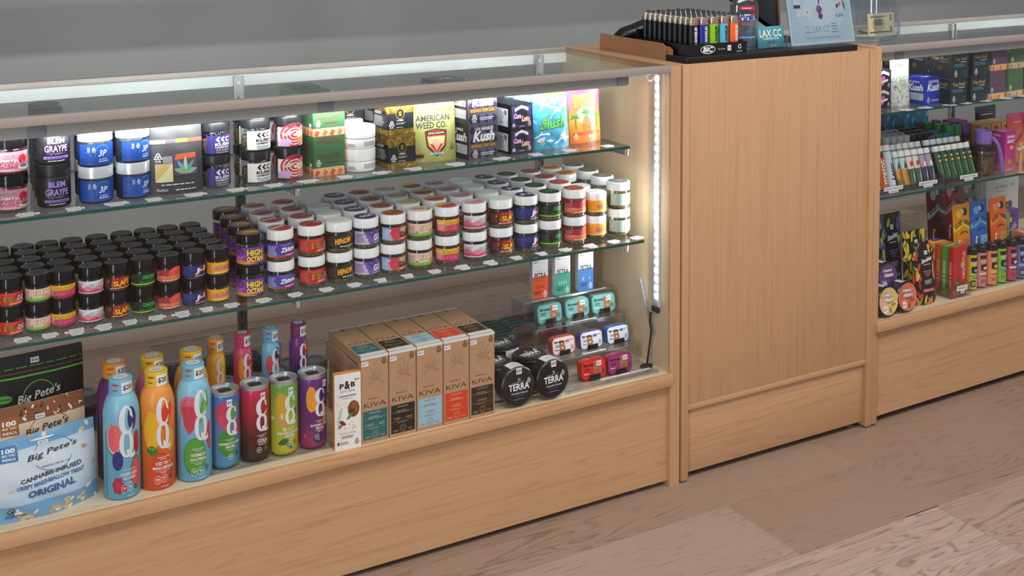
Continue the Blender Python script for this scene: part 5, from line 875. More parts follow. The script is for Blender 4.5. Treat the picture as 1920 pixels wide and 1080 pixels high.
def sanit():
    root = E('hand_sanitizer_bottle'); g = glassy('clear_gel_bottle', '#e8edf3', .12, .12)
    MB().lathe([(0, .001), (.024, 0), (.027, .004), (.0275, .085), (.026, .1), (.018, .115), (.009, .121), (.0085, .13)], g, 28, sx=1, sy=.62).build('bottle_body', root)
    MB().lathe([(0, .002), (.0225, .003), (.024, .07), (0, .072)], glassy('gel', '#e6ecf2', .16, .3), 24, sx=1, sy=.6).build('gel', root)
    p = MB(); p.lathe([(.0095, .122), (.0095, .136), (.004, .137), (.004, .155), (0, .155)], M('#e8eaee', .35), 18); p.tube([(0, 0, .156), (-.006, -.002, .158), (-.026, -.004, .156)], .004, M('#e8eaee', .35)); p.build('pump', root)
    art([('r', 0, .0, 1, .9, glassy('clear_film', '#eef2f6', .08, .1)), ('r', .05, .86, .9, .1, '#b8283c'), ('l', .15, .88, .7, .05, 1, '#f0e0e0'), ('r', .1, .62, .8, .14, '#dfe6f2'), ('t', 'Purell', .1, .62, .8, .16, '#1c2c8c', {'b': .05, 's': .25}), ('p', [(.6, .74), (.9, .8), (.85, .72)], '#c8283c'), ('l', .15, .5, .7, .08, 2, '#c86878'), ('r', .05, .2, .9, .04, '#5aa8d8'), ('e', .5, .36, .1, .05, '#5a6a7a')], .034, .09, lambda u, v, d: Vector((u-.017, -(.0172*sqrt(max(0, 1-((u-.017)/.028)**2))+d), .01+v)), 'printed_label', root, cu=.004, off0=.0004)
    return root
put('san', sanit, (.2545, .050, ZM), 'clear pump bottle of hand gel with blue and red printing', 'bottle', None, radians(-18), sc=(1.3, 1.2, 1.12))
# business cards in acrylic holder
root = E('business_card_holder'); root.location = (.3345, .040, ZM); root.rotation_euler = (0, 0, radians(2)); tag(root, 'small acrylic holder for turquoise cards, left of the blue sign', 'card holder')
MB().box((-.048, -.004, 0), (.048, .022, .002), acrylic).box((-.048, -.004, .002), (.048, -.002, .024), acrylic, mats={'t': acr_edge}).box((-.048, .018, .002), (.048, .02, .05), acrylic, mats={'t': acr_edge}).box((.046, -.002, .002), (.048, .018, .03), acrylic, mats={'f': acr_edge}).box((-.048, -.002, .002), (-.046, .018, .03), acrylic, mats={'f': acr_edge}).build('holder_body', root)
mb = MB(); mb.recalc = False; pp = ell(0, 0, 1, 1)
mb.box((-.0445, .0, 0), (.0445, .012, .052), M('#3aa0ae', .45), .0022)
art([('t', 'LAX CC', .1, .5, .8, .36, '#f0e6dc', {'b': .03, 'o': '#1f6a78', 'ow': .02}), ('t', 'CANNABIS CLUB', .22, .38, .56, .1, '#e8f0f0', {'b': .02}), ('t', 'Open Daily', .34, .27, .32, .07, '#16495a'), ('t', '9am - 9pm', .36, .19, .28, .06, '#16495a')]+[('e', .36+k*.07, .1, .024, .04, c) for k, c in enumerate(('#c83a4a', '#c83a4a', '#e8e0dc', '#58b0b8', '#e8e0dc'))], .089, .052, front(-.0445, -.0002, 0), mb=mb)
o = mb.build('business_cards'); o.location = (.3345, .0425, ZM+.0022); o.rotation_euler = (radians(-8), 0, radians(2)); tag(o, 'stack of turquoise cards lettered in cream standing in the acrylic holder', 'cards')
# sign
root = E('counter_sign'); root.location = (.4965, .0335, ZM); root.rotation_euler = (radians(-11), 0, radians(1.5)); tag(root, 'pale blue printed sign in a slanted clear acrylic frame on the black mat', 'sign')
mb = MB(); mb.recalc = False; mb.box((-.108, 0, .004), (.108, .0008, .279), M('#dfe9ee', .4))
HS = .275
sg = [('r', 0, 0, 1, 1, '#dfe6ea'), ('r', .025, .02, .95, .96, '#bcd6e2'), ('e', .5, .3, .38, .22, '#cbdfe8'), ('e', .5, .32, .26, .16, '#d8e6ee'), ('t', 'LAX CC', .36, .105, .26, .058, '#4a9ab8', {'b': -.01, 'o': '#d8b8a8', 'ow': .012}), ('t', '*POINTS ACCRUE BASED ON THE PRE-TAX PRICE.*', .24, .05, .54, .012, '#2c4a78', {'b': 0}),
      ('t', 'SIGN UP', .24, .155, .08, .010, '#2c4a78'), ('t', 'FOR', .265, .13, .03, .010, '#2c4a78'), ('t', 'VIP CLUB', .235, .105, .09, .010, '#2c4a78'), ('t', 'TRACK &', .65, .172, .09, .010, '#2c4a78'), ('t', 'REDEEM', .65, .147, .09, .010, '#2c4a78'), ('t', 'POINTS', .66, .122, .08, .010, '#2c4a78'), ('t', 'ON THE APP', .64, .097, .12, .010, '#2c4a78'),
      ('leaf', .5, .40, .06, .012, '#6a2c78', 1.45), ('e', .49, .31, .045, .035, '#7a3a88'), ('e', .5, .25, .035, .028, '#5c2468'), ('e', .47, .33, .02, .018, '#9a5aa8'), ('r', .75, .32, .09, .09, '#e8ecee'), ('e', .8, .34, .05, .06, '#e4e0dc'), ('e', .78, .335, .02, .02, '#3c3230'), ('e', .82, .35, .015, .02, '#c04a3a'), ('leaf', .89, .34, .05, .014, '#6a5a40', 1.9), ('t', '3.5G', .74, .235, .12, .028, '#3a88a8', {'b': .03}),
      ('r', .1, .33, .09, .09, '#e4e8ec'), ('r', .1, .33, .1, .03, '#1c1c28'), ('r', .12, .25, .14, .06, '#e0e6ec'), ('e', .3, .29, .05, .035, '#eef0f0'), ('e', .3, .29, .015, .014, '#d8a048'), ('t', 'Gold Drip Wax 1g', .04, .445, .24, .018, '#2c4a78', {'b': .02}), ('t', '710 Bubbler', .4, .445, .18, .018, '#2c4a78', {'b': .02}), ('t', 'Candy 3.5', .76, .445, .12, .018, '#2c4a78', {'b': .02}), ('t', 'FREE GIFTS', .18, .78, .64, .09, '#2c6a98', {'b': .04}), ('l', .1, .55, .8, .12, 4, '#2c4a78')]
art(sg, .216, HS, front(-.108, -.0001, .004), mb=mb); mb.build('printed_sheet', root)
MB().box((-.110, -.003, .0), (.110, -.0012, .281), acrylic, mats={'l': acr_edge, 'b': acr_edge}).box((-.110, .0012, .0), (.110, .003, .281), acrylic).box((-.110, -.003, .0), (.110, .003, .0016), acr_edge).build('acrylic_frame', root)
MB().box((-.110, .003, .0), (.110, .075, .0025), acrylic, mats={'r': acr_edge}).build('acrylic_foot', root).rotation_euler = (radians(11), 0, 0)
# payment terminal behind: tilted black slab
root = E('point_of_sale_screen'); root.location = (.435, .235, ZM); root.rotation_euler = (0, 0, radians(8)); tag(root, 'black screen seen from behind, tilted above the card holder', 'screen')
o = MB().box((-.115, -.008, -.01), (.115, .008, .25), M('#0b0b0c', .45), .004).build('screen_housing', root); o.location = (0, .0, .075); o.rotation_euler = (radians(-24), radians(28), 0)
o = MB().box((.112, -.012, -.01), (.119, .012, .25), M('#8a5a38', .5), .002).build('brown_edge', root); o.location = (0, 0, .075); o.rotation_euler = (radians(-24), radians(28), 0)
MB().box((-.05, -.0, 0), (.05, .10, .012), BLACK, .004).box((-.03, .02, .012), (.03, .045, .09), BLACK, .003).build('stand', root)
# black scanner handle at the left rear
root = E('handheld_scanner'); root.location = (.135, .31, ZC); tag(root, 'black rounded handheld scanner lying behind the lighter tray', 'scanner')
MB().tube([(-.055, .02, .018), (-.05, .018, .026), (-.04, .01, .034), (-.01, 0, .042), (.02, -.01, .055)], [.010, .017, .022, .024, .024], BLACK, 16).build('handle', root)
o = MB().box((-.034, -.055, 0), (.034, .03, .092), BLACK, .018, seg=4).build('scanner_head', root); o.location = (.045, -.015, 0)
# kraft folders
def folder(l, h, tabh):
    mb = MB(); m = noisem('brown_card', ((.3, '#9c6d48'), (.7, '#aa7a53')), 200, .8)
    mb.slab([(0, 0), (l, 0), (l, h*.8), (l-.012, h*.98), (l-.03, h), (l*.5, h*1.0), (0, h*1.04)], .003, m, lambda u, v, w: (w, -u, v)); return mb.build('card_folder')
for k, (x, y, l, h, d) in enumerate(((.0505, .352, .272, .0395, 'outermost, longest one'), (.055, .35, .29, .033, 'inner shorter one'))):
    o = folder(l, h, 0); o.location = (x-.006, y, ZC); o.rotation_euler = (0, radians(3), 0); tag(o, 'brown card folder standing at the left edge of the counter, %s' % d, 'folder', 'brown card folders')
# tip jar
root = E('tip_jar'); root.location = (.762, .125, .9718); tag(root, 'clear round glass jar holding folded bank notes on the right case top', 'jar')
MB().lathe([(0, .002), (.045, 0), (.058, .004), (.065, .014), (.067, .03), (.067, .19), (.06, .215), (.052, .225)], glassy('thick_jar_glass', '#f2f5f8', .05, .02), 40).build('glass_body', root)
MB().lathe([(0, .006), (.044, .005), (.056, .009), (.0625, .018), (.0645, .03), (.0645, .19), (.058, .213), (.05, .223)], glassy('thick_jar_glass_inner', '#f8fafc', .03, .02), 40).build('inner_wall', root)
def note(l, h, c, n='bank_note'):
    def f():
        mb = MB(); mb.recalc = False; mb.box((-l/2, 0, 0), (l/2, .0006, h), M('#c9b994', .7))
        art([('r', 0, 0, 1, 1, '#d2c4a0'), ('r', .03, .07, .94, .86, '#bfb08a'), ('r', .05, .12, .9, .76, '#d2c4a0'), ('e', .4, .5, .26, .32, '#b8a888'), ('r', .26, .45, .28, .3, '#8a8a66')]+[('r', .28+k*.055, .45, .02, .26, '#2e3826') for k in range(5)]+[('t', '5', .82, .12, .1, .26, '#6a6a50', {'b': .03}), ('t', '5', .82, .64, .1, .26, '#6a6a50', {'b': .03}), ('r', .05, .14, .75, .05, '#5a5a44'), ('l', .1, .8, .6, .1, 1, '#4a4a38')], l, h, front(-l/2, -.0002, 0), mb=mb); return mb.build(n)
    return f
put('note', note(.10, .058, 0), (.742, .079, .988), 'folded five dollar note facing out inside the tip jar', 'bank note', 'bank notes in the tip jar', radians(3), radians(-4))
put('note', None, (.785, .120, .987), 'crumpled bank note lying flat at the right of the jar bottom', 'bank note', 'bank notes in the tip jar', radians(50), radians(-72), sc=(.55, 1, .9))
put('note', None, (.762, .148, .984), 'bank note lying under the others at the back of the jar', 'bank note', 'bank notes in the tip jar', radians(-20), radians(-80), sc=(.6, 1, .8))
# ================================================================ right case, upper shelf
ZR = .7934; ZR2 = .5754; ZRB = .2703
def rput(key, mk, x, y, z, lb, cat, g=None, rz=0, rx=0, sc=None): return put(key, mk, (x, y, z), lb, cat, g, radians(rz), radians(rx), sc=sc)
skf = [('r', 0, 0, 1, 1, '#2c2c30'), ('e', .5, .45, .36, .4, '#15151a'), ('p', [(.12, .66), (.5, .82), (.88, .66), (.88, .82), (.5, .97), (.12, .82)], '#ececf0'), ('e', .5, .5, .14, .2, '#c86ab8'), ('leaf', .45, .3, .2, .1, '#e06a98', .6), ('p', [(.2, .28), (.8, .4), (.8, .52), (.2, .4)], '#f0f0f2'), ('z', .76, .08, .18, .22, '#e8e8e8', '#2c2c30')]
sk = carton(.060, .06, .0505, M('#26262a', .4), skf, None, [('r', 0, 0, 1, 1, '#2c2c30')])
for lv in range(2): rput('sk', sk, .7605, .0875, ZR+lv*.0508, 'small black carton with a white ribbon and pink figure, %s' % ['lower one', 'upper one'][lv], 'box', 'small black ribbon cartons', 3)
RS = random.Random(11); wp = [('r', 0, 0, 1, 1, '#e6e6e0')]+[('leaf', RS.random(), RS.random(), .05, .005, RS.choice(['#2e2e2c', '#4a4a46', '#1c1c1c', '#6a6a64']), RS.uniform(0, 3.1)) for _ in range(150)]+[('p', [(.15, .45), (.4, .62), (.85, .68), (.8, .5), (.45, .35), (.3, .3)], '#b8d8a0'), ('p', [(.2, .46), (.42, .58), (.8, .63), (.76, .5), (.45, .39), (.32, .34)], '#dcdccf'), ('l', .3, .42, .4, .16, 4, '#7a8a6a'), ('l', .12, .86, .5, .07, 3, '#2c2c2c'), ('r', .97, 0, .03, 1, '#c8c080')]
wpm = pouch(.069, .122, .03, M('#c9c79a', .5), wp, lean=.05, wr=.001)
rput('wp', wpm, .8385, .1015, ZR, 'white pouch covered in black and green scribbles, front one', 'pouch', 'white scribbled pouches', 0)
rput('wp', wpm, .822, .18, ZR, 'white pouch covered in scribbles, rear one left of the front pouch', 'pouch', 'white scribbled pouches', 0)
kf, ks, kt = kushbox('#2838b8', '#2434b0', '#f2f2f6', 0); kf = [e for e in kf if e[0] != 'p']
rput('kb', carton(.0675, .06, .0715, M('#2838b8', .4), kf, ks, kt), .9295, .0705, ZR, 'royal blue carton with white script', 'box', None, 3)
tsf = [('r', 0, 0, 1, 1, '#1d2226'), ('t', 'Top Shelf', .14, .68, .76, .17, '#b8953c', {'b': .03}), ('r', .5, .64, .36, .025, '#d8d8d8'), ('l', .12, .46, .76, .14, 2, '#3f9ab8'), ('z', .12, .08, .2, .26, '#eceef0', '#1d2226'), ('g', .78, .2, .1, .11, 0, .085, .095, 0, 360, '#3f8a90')]
tss = [('r', 0, 0, 1, 1, '#101316'), ('t', 'Top Shelf', .12, .68, .76, .17, '#8a7434', {'b': .03}), ('r', .5, .64, .36, .02, '#9a9a9a'), ('e', .5, .4, .1, .1, '#4a4438')]
ts = carton(.0685, .075, .0682, M('#5a7078', .3), tsf, tss, [('r', 0, 0, 1, 1, '#0f1113'), ('r', 0, 0, 1, .05, '#7ab4cc'), ('r', 0, 0, .05, 1, '#7ab4cc')], bev=.001)
for x, y, lv, d in ((.990, .038, 0, 'lower front left'), (.996, .038, 1, 'upper front left'), (1.074, .041, 0, 'lower front right'), (1.080, .041, 1, 'upper front right'), (.984, .118, 0, 'lower second row'), (.986, .118, 1, 'upper second row'), (.965, .198, 0, 'lower third row'), (.965, .198, 1, 'upper third row'), (1.07, .122, 0, 'lower second row right'), (1.07, .122, 1, 'upper second row right')):
    rput('ts', ts, x, y, ZR+lv*.0686, 'black carton with gold blackletter name and blue edges, %s' % d, 'box', 'black blackletter cartons', 3)
hp = heir('#5c4a5e', '#8c3040', ('#e8603c', '#f0a040')); 
for x, y, lv, k, d in ((1.156, .047, 0, 'hp', 'lower'), (1.163, .047, 1, 'hp', 'upper'), (1.240, .053, 0, 'hg', 'lower'), (1.246, .053, 1, 'hg', 'upper'), (1.320, .058, 0, 'hp', 'lower'), (1.320, .058, 1, 'hp', 'upper')):
    rput(k+'r', hp if k == 'hp' else heir('#4a7446', '#7c3824', ('#5aa0a8', '#e8b050')), x, y, ZR+lv*.079, '%s and patterned flower box on the right case upper shelf, %s %s' % ('plum' if k == 'hp' else 'green', d, 'at the photo edge' if x > 1.3 else 'one'), 'box', 'patterned flower boxes on the right', 3)
for k, (x, nm, d) in enumerate(((.79, '$30', 'the white ribbon cartons'), (.862, '$35', 'the scribbled pouch'), (.955, '$30', 'the royal blue carton'), (1.015, '$45', 'the left blackletter cartons'), (1.095, '$45', 'the right blackletter cartons'), (1.18, '$40', 'the plum cartons'), (1.26, '$40', 'the green patterned cartons'))):
    put('rp%d' % k, mk_price(['1/8 OZ', 'INDOOR', nm], .04), (x, .046-.004, ZR), 'white price strips on the right upper shelf before %s' % d, 'price label', 'price strips on the right upper shelf', radians(2))
tag(MB().lathe([(0, 0), (.011, 0), (.013, .003), (.013, .085), (0, .085)], M('#141618', .15, coat=.6), 20).build('black_tube'), 'shiny black tube lying above the pouches under the right case rail', 'tube')
bpy.data.objects['black_tube'].location = (.70, .16, ZR+.115); bpy.data.objects['black_tube'].rotation_euler = (0, radians(90), 0)
tag(MB().box((.70, .14, ZR), (.785, .185, ZR+.101), M('#1b1c1f', .4), .002).build('black_carton'), 'tall plain black carton behind the scribbled pouches, under the shiny tube', 'box')
# ---------------------------------------------------------------- right case, lower shelf
dn = [('sc', 0, 0, 1, 1, 24, .12, .06, ['#2f7fa8', '#5aa8c8', '#1c5a80', '#8cc4d8']), ('e', .5, .42, .34, .36, '#5c3a20'), ('e', .5, .42, .3, .32, '#7a5230'), ('e', .5, .42, .11, .12, '#4a98bc'), ('t', 'FROZEN', .3, .62, .4, .07, '#1c140c', {'b': .03, 'arc': .03})]
dm = pouch(.082, .15, .03, M('#2f7fa8', .35), [('r', 0, 0, 1, 1, '#2f7fa8')]+dn, lean=.05)
for k, x in enumerate((.985, 1.065, 1.145)): rput('dn', dm, x, .305+.0*k, ZR2, 'blue pouch with a brown ring pastry, %s of three at the rear' % ['left', 'middle', 'right'][k], 'pouch', 'blue pastry pouches', -3)
def vial(r, h, hc, body, cap, els):
    def f():
        root = E('capped_vial'); MB().lathe([(0, 0), (r*.95, 0), (r, .002), (r, h-hc), (r*.9, h-hc+.001)], body, 18).build('vial_body', root)
        MB().lathe([(r*.9, h-hc), (r, h-hc+.001), (r, h-.001), (r-.001, h), (0, h)], cap, 20).build('cap', root)
        art(els, r*2.6, h-hc-.006, wrap(r, .003, r*2.6), 'label', root, cu=r*.3, off0=.0002); return root
    return f
VW = [('r', 0, 0, 1, 1, '#e4e4e4'), ('l', .1, .1, .8, .3, 3, '#8a8a8a'), ('p', [(.3, .5), (.5, .9), (.7, .5), (.5, .6)], '#5a5a5a')]
VR = [('r', 0, 0, 1, 1, '#c0242c'), ('p', [(.3, .45), (.35, .9), (.65, .9), (.7, .45)], '#e8e4e4'), ('l', .1, .1, .8, .25, 2, '#f0c8c8')]
VK = [('r', 0, 0, 1, 1, '#141416'), ('p', [(.3, .45), (.45, .9), (.7, .7), (.6, .45)], '#e8e8e8'), ('l', .1, .1, .8, .25, 2, '#e0e0e0'), ('p', [(0, .5), (.2, .9), (.25, .8), (.05, .4)], '#e8e8e8')]
VD = {'red': VR, 'white': VW, 'black': VK}
wc = M('#b8babc', .4)
for r in range(3):
    for k, c in enumerate(('red', 'red', 'white', 'white', 'black', 'black', 'black')):
        x = .862+k*.0262+r*.018; y = .172+r*.036
        put('v'+c, vial(.0118, .117, .018, M({'red': '#a01c24', 'white': '#c8c8c8', 'black': '#161618'}[c], .3), wc if c != 'black' else M('#151517', .3), VD[c]), (x, y, ZR2), '%s vial, %s, %s row of the small vials at the left' % (c, ['first from left', 'second from left', 'third from left', 'fourth from left', 'fifth from left', 'sixth from left', 'last on the right'][k], ['front', 'middle', 'rear'][r]), 'vial', 'small vials on the right lower shelf', radians(10))
CC = {'purple': '#7a4aa8', 'green': '#3f9a50', 'blue': '#2a98b8', 'dark teal': '#1c5a5c'}
arr = [(1.03, .165, 'purple', .107), (1.062, .166, 'green', .108), (1.094, .167, 'blue', .109), (1.03, .205, 'green', .107), (1.062, .206, 'dark teal', .108), (1.094, .207, 'blue', .109),
       (1.13, .185, 'green', .124), (1.163, .186, 'green', .126), (1.196, .187, 'purple', .126), (1.13, .222, 'green', .124), (1.163, .223, 'green', .126), (1.196, .224, 'purple', .126), (1.163, .26, 'purple', .126), (1.13, .259, 'green', .124)]
for k, (x, y, c, h) in enumerate(arr):
    put('tv%s%d' % (c, h > .115), vial(.0138, h, .030, M('#1c1e22', .3) if h < .115 else jar_glass, M(CC[c], .35, .15), [('r', 0, 0, 1, 1, '#23272c'), ('p', [(0, 0), (1, .6), (1, 0)], {'purple': '#c83a30', 'green': '#e0b030', 'blue': '#3a5ac8', 'dark teal': '#2c8a8c'}[c]), ('l', .2, .55, .6, .3, 3, '#d8d8d8')]), (x, y, ZR2),
        '%s %s-capped tube, %s' % ('tall' if h > .115 else 'short', c, ['front left of the short group', 'front middle of the short group', 'front right of the short group', 'rear left of the short group', 'rear middle of the short group', 'rear right of the short group', 'front left of the tall group', 'front middle of the tall group', 'front right of the tall group', 'second row left of the tall group', 'second row middle of the tall group', 'second row right of the tall group', 'back row right of the tall group', 'back row left of the tall group'][k]), 'tube', 'metallic capped tubes', radians(15))
def preroll(r, h, els, capc='#d6d9da'):
    def f():
        root = E('preroll_tube'); MB().lathe([(0, 0), (r, 0), (r, h-.014), (r*.96, h-.012)], glassy('tube_plastic', '#e8ecec', .08, .08), 16).build('tube_body', root)
        MB().lathe([(r*.98, h-.015), (r*1.06, h-.014), (r*1.06, h-.001), (r, h), (0, h)], M(capc, .35), 16).build('cap', root)
        art(els, r*2.8, h-.02, wrap(r, .003, r*2.8), 'label', root, cu=r*.3, off0=.0003); return root
    return f
PA = [('r', 0, 0, 1, .6, '#d8a04c'), ('r', 0, .6, 1, .4, '#b8ccc8'), ('p', [(.3, .62), (.5, .9), (.7, .7), (.6, .6)], '#2c4a48'), ('l', .3, .05, .5, .5, 12, '#8a5a20')]
PB = [('r', 0, 0, 1, .55, '#44604c'), ('r', 0, .55, 1, .45, '#e0cfc0'), ('e', .5, .72, .22, .12, '#a84a3c'), ('e', .6, .62, .15, .05, '#f0e4d8'), ('leaf', .5, .3, .3, .05, '#d8e0d0', 1.2)]
PC = [('r', 0, 0, 1, .55, '#43384e'), ('r', 0, .55, 1, .45, '#a898a8'), ('e', .55, .66, .2, .1, '#efe6ee'), ('leaf', .5, .28, .3, .05, '#cfc8d8', 1.2)]
PD = [('r', 0, 0, 1, 1, '#28502f'), ('t', 'CBX', .3, .82, .4, .06, '#e8e8d8', {'b': .05}), ('e', .5, .68, .2, .05, '#e0a040'), ('l', .35, .08, .3, .5, 16, '#88b878')]
def hold(x, y, n, sp, cols, g, d0, z=ZR2, mk=None, h=.092, r=.0098, yr=2):
    for rr in range(yr):
        for k in range(n):
            kk = cols[k % len(cols)]
            put('pr_'+kk, preroll(r, h, {'A': PA, 'B': PB, 'C': PC, 'D': PD}[kk]), (x+k*sp+rr*.006, y+rr*.036, z+.0058+.011*rr), '%s preroll tube, %s in the %s row of the %s' % ({'A': 'orange and grey', 'B': 'green and cream', 'C': 'purple and grey', 'D': 'dark green'}[kk], ['first', 'second', 'third', 'fourth', 'fifth', 'sixth'][k], ['front', 'rear'][rr], d0), 'tube', g, radians(4), radians(-17))
def ptray(x0, x1, lab, txt):
    root = E('tube_tray'); mb = MB(); y0, y1 = .045, .135; mb.box((x0, y0, ZR2), (x1, y1, ZR2+.003), acrylic, mats={'f': acr_edge}); mb.box((x0, y0, ZR2+.003), (x1, y0+.0025, ZR2+.022), acrylic, mats={'t': acr_edge}); mb.box((x0, y0+.0025, ZR2+.003), (x0+.002, y1, ZR2+.03), acrylic, mats={'t': acr_edge, 'f': acr_edge}); mb.box((x1-.002, y0+.0025, ZR2+.003), (x1, y1, ZR2+.03), acrylic, mats={'t': acr_edge, 'f': acr_edge}); mb.box((x0, y1-.002, ZR2+.003), (x1, y1, ZR2+.05), acrylic, mats={'t': acr_edge})
    mb.build('tray_body', root); w = .07; xm = (x0+x1)/2
    art([('r', 0, .4, 1, .6, '#eef0f0'), ('r', .25, 0, .5, .45, '#eef0f0'), ('t', txt[0], .06, .55, .88, .25, '#55585c', {'b': 0}), ('t', txt[1], .32, .1, .36, .24, '#55585c', {'b': 0})], w, .017, front(xm-w/2+.01, y0-.0002, ZR2+.003), 'price_strip', root, off0=.0003)
    return tag(root, lab, 'tray', 'acrylic tube trays')
ptray(.800, .952, 'clear acrylic tray of orange, green and purple preroll tubes', ('HEIRLOOM BY CBX', '1.75G $15')); hold(.8150, .074, 6, .0245, 'AABBCC', 'preroll tubes in the middle tray', 'left tray')
ptray(.958, 1.112, 'clear acrylic tray of dark green preroll tubes', ('CANNABIOTIX PREROLL', '1.75G $15')); hold(.9730, .074, 6, .0245, 'DDDDDD', 'preroll tubes in the right tray', 'right tray')
ptray(.700, .794, 'clear acrylic tray of three large tubes at the left of the right case', ('INFUSED PREROLL $13', '3 FOR $30'))
for k, (x, bgc, els, d) in enumerate(((.7165, '#e0dccc', [('r', 0, 0, 1, 1, '#dfdccb'), ('l', .3, .1, .4, .6, 14, '#7a7a60')], 'cream'), (.7455, '#e0602c', [('r', 0, 0, 1, .85, '#e0602c'), ('r', 0, .85, 1, .15, '#2a1c1c'), ('t', 'STORYOG', .3, .12, .45, .66, '#f4e8d0', {'b': .05, 'v90': 1, 'o': '#1c3a1c'})], 'orange'), (.7745, '#c8d8e4', [('r', 0, 0, 1, 1, '#c4d6e2'), ('t', 'Lassy', .3, .2, .45, .5, '#1c2c48', {'b': .03, 'v90': 1, 's': .2})], 'pale blue'))):
    rput('bt%d' % k, preroll(.0125, .115, els), x, .066, ZR2+.0068, 'large %s labelled tube leaning in the leftmost tray' % d, 'tube', 'large tubes in the leftmost tray', 6, -14)
def shaker():
    root = E('shaker_bottle'); MB().lathe([(0, .001), (.026, 0), (.03, .004), (.034, .06), (.033, .07)], glassy('smoked_shaker', '#c4bab0', .14, .08), 28).build('jug', root); MB().lathe([(0, .003), (.024, .004), (.03, .05), (0, .052)], noisem('trail_snacks', ((.35, '#4a3828'), (.6, '#b09a80')), 90, .6), 20).build('contents', root)
    MB().lathe([(.034, .07), (.036, .072), (.036, .084), (.03, .088), (0, .088)], M('#2a1f1a', .4), 28).build('collar', root)
    p = M('#8a6ac0', .35); l = MB().lathe([(.0, .088), (.022, .088), (.022, .124), (.018, .108), (0, .108)], p, 24).build('lid', root)
    mb = MB(); pth = [(-.01, 0, .107), (.006, -.006, .109), (.022, -.012, .103), (.033, -.018, .085), (.04, -.022, .06), (.043, -.025, .03), (.044, -.026, .006)]
    for a, b in zip(pth, pth[1:]): 
        A, B = Vector(a), Vector(b); mb.add([A+Vector((-.010, -.004, 0)), A+Vector((.010, .002, 0)), B+Vector((.010, .002, 0)), B+Vector((-.010, -.004, 0)), A+Vector((-.009, -.008, 0)), A+Vector((.011, -.002, 0)), B+Vector((.011, -.002, 0)), B+Vector((-.009, -.008, 0))], [(0, 1, 2, 3), (7, 6, 5, 4), (0, 4, 5, 1), (2, 6, 7, 3), (1, 5, 6, 2), (0, 3, 7, 4)], p)
    mb.build('handle', root); return root
rput('shk', shaker, 1.155, .088, ZR2, 'smoky shaker bottle with a lilac lid and long strap handle', 'bottle')
mg = [('r', 0, 0, 1, 1, gradm(((0, '#e07a90'), (.5, '#cc3a94'), (1, '#b82a8c')), 2, .35, 0, .112, 'magenta_print')), ('t', 'CRUNCH', .2, .84, .7, .07, '#f0f0f4', {'b': .04, 's': .2}), ('t', 'BERRY', .2, .72, .7, .08, '#f0e8f0', {'b': .06, 's': .2}), ('e', .6, .6, .18, .05, '#e8c848'), ('e', .45, .25, .16, .07, '#e0b83c'), ('l', .15, .03, .7, .04, 2, '#f8e8e8')]
mgb = carton(.052, .045, .1125, M('#c43a90', .4), mg, [('r', 0, 0, 1, 1, gradm(((0, '#e08aa0'), (.5, '#c84a98'), (1, '#b82a8c')), 2, .35, 0, .112, 'magenta_side')), ('t', 'HYBRID', .1, .88, .6, .05, '#f0e0f0'), ('l', .1, .06, .6, .12, 4, '#f4c8c8')], [('r', 0, 0, 1, 1, '#b83a90'), ('l', .2, .3, .6, .4, 2, '#f0d8e8')])
rput('mgb', mgb, 1.253, .075, ZR2, 'magenta snack carton right of the lilac shaker', 'box', 'magenta cartons', 4)
rput('mgb2', carton(.055, .05, .108, M('#7c1c50', .4), [('r', 0, 0, 1, 1, '#8a1f58'), ('t', 'CRUNCH', .2, .84, .6, .07, '#d0a8bc')], [('r', 0, 0, 1, 1, '#74184a')]), 1.235, .24, ZR2, 'dark magenta carton, left one behind the shaker', 'box', 'dark magenta cartons', 4)
rput('mgb2', None, 1.30, .28, ZR2, 'dark magenta carton, right one behind the shaker', 'box', 'dark magenta cartons', 4)
ob = carton(.044, .06, .118, M('#dba362', .5), [('r', 0, 0, 1, 1, '#dba362'), ('sc', 0, 0, 1, .8, 16, .03, .012, ['#3a2418']), ('e', .5, .9, .3, .05, '#a8502c'), ('e', .5, .91, .08, .02, '#1c100c')], [('r', 0, 0, 1, 1, '#c08a50'), ('sc', 0, 0, 1, .8, 12, .03, .012, ['#3a2418'])], [('r', 0, 0, 1, 1, '#d8a868')])
for k in range(3): rput('ob', ob, 1.262+k*.047, .165+.002*k, ZR2, 'tan dotted carton behind the shaker, %s of three' % ['left', 'middle', 'right'][k], 'box', 'tan dotted cartons', 4)
rput('dkp', pouch(.10, .135, .03, M('#0c0e16', .3), [('sc', .1, .1, .8, .4, 14, .03, .02, ['#1c3a78', '#14245a', '#2c5ab0']), ('l', .2, .8, .6, .03, 1, '#c8c8d8')], lean=.05), 1.46, .32, ZR2, 'glossy black pouch with blue flecks at the rear of the lower right shelf', 'pouch', None, 3)
pk = pouch(.085, .14, .03, M('#e06a50', .4), [('r', 0, 0, 1, 1, gradm(((0, '#ec8a48'), (.6, '#e87058'), (1, '#d03a68')), 2, .35, 0, .14, 'peach_print')), ('l', .25, .8, .5, .04, 1, '#f4d8d0'), ('leaf', .5, .5, .3, .05, '#b83a58', .4)], lean=.05)
for k in range(2): rput('pk', pk, 1.40+k*.072, .165-.01*k, ZR2, 'coral and orange pouch at the right photo edge, %s one' % ['left', 'right'][k], 'pouch', 'coral pouches', 2)
root = E('wooden_peg'); root.location = (1.262, .05, ZR2); tag(root, 'pale wooden cross-shaped peg standing before the magenta carton', 'wooden peg')
wd = M('#cfae86', .6); MB().tube([(0, 0, 0), (.002, 0, .085)], [.0045, .0055], wd, 12).build('upright', root); MB().tube([(-.016, 0, .064), (.02, -.002, .07)], [.006, .007], wd, 12).build('crossbar', root); MB().lathe([(0, 0), (.012, 0), (.012, .003), (0, .003)], wd, 16).build('foot', root)
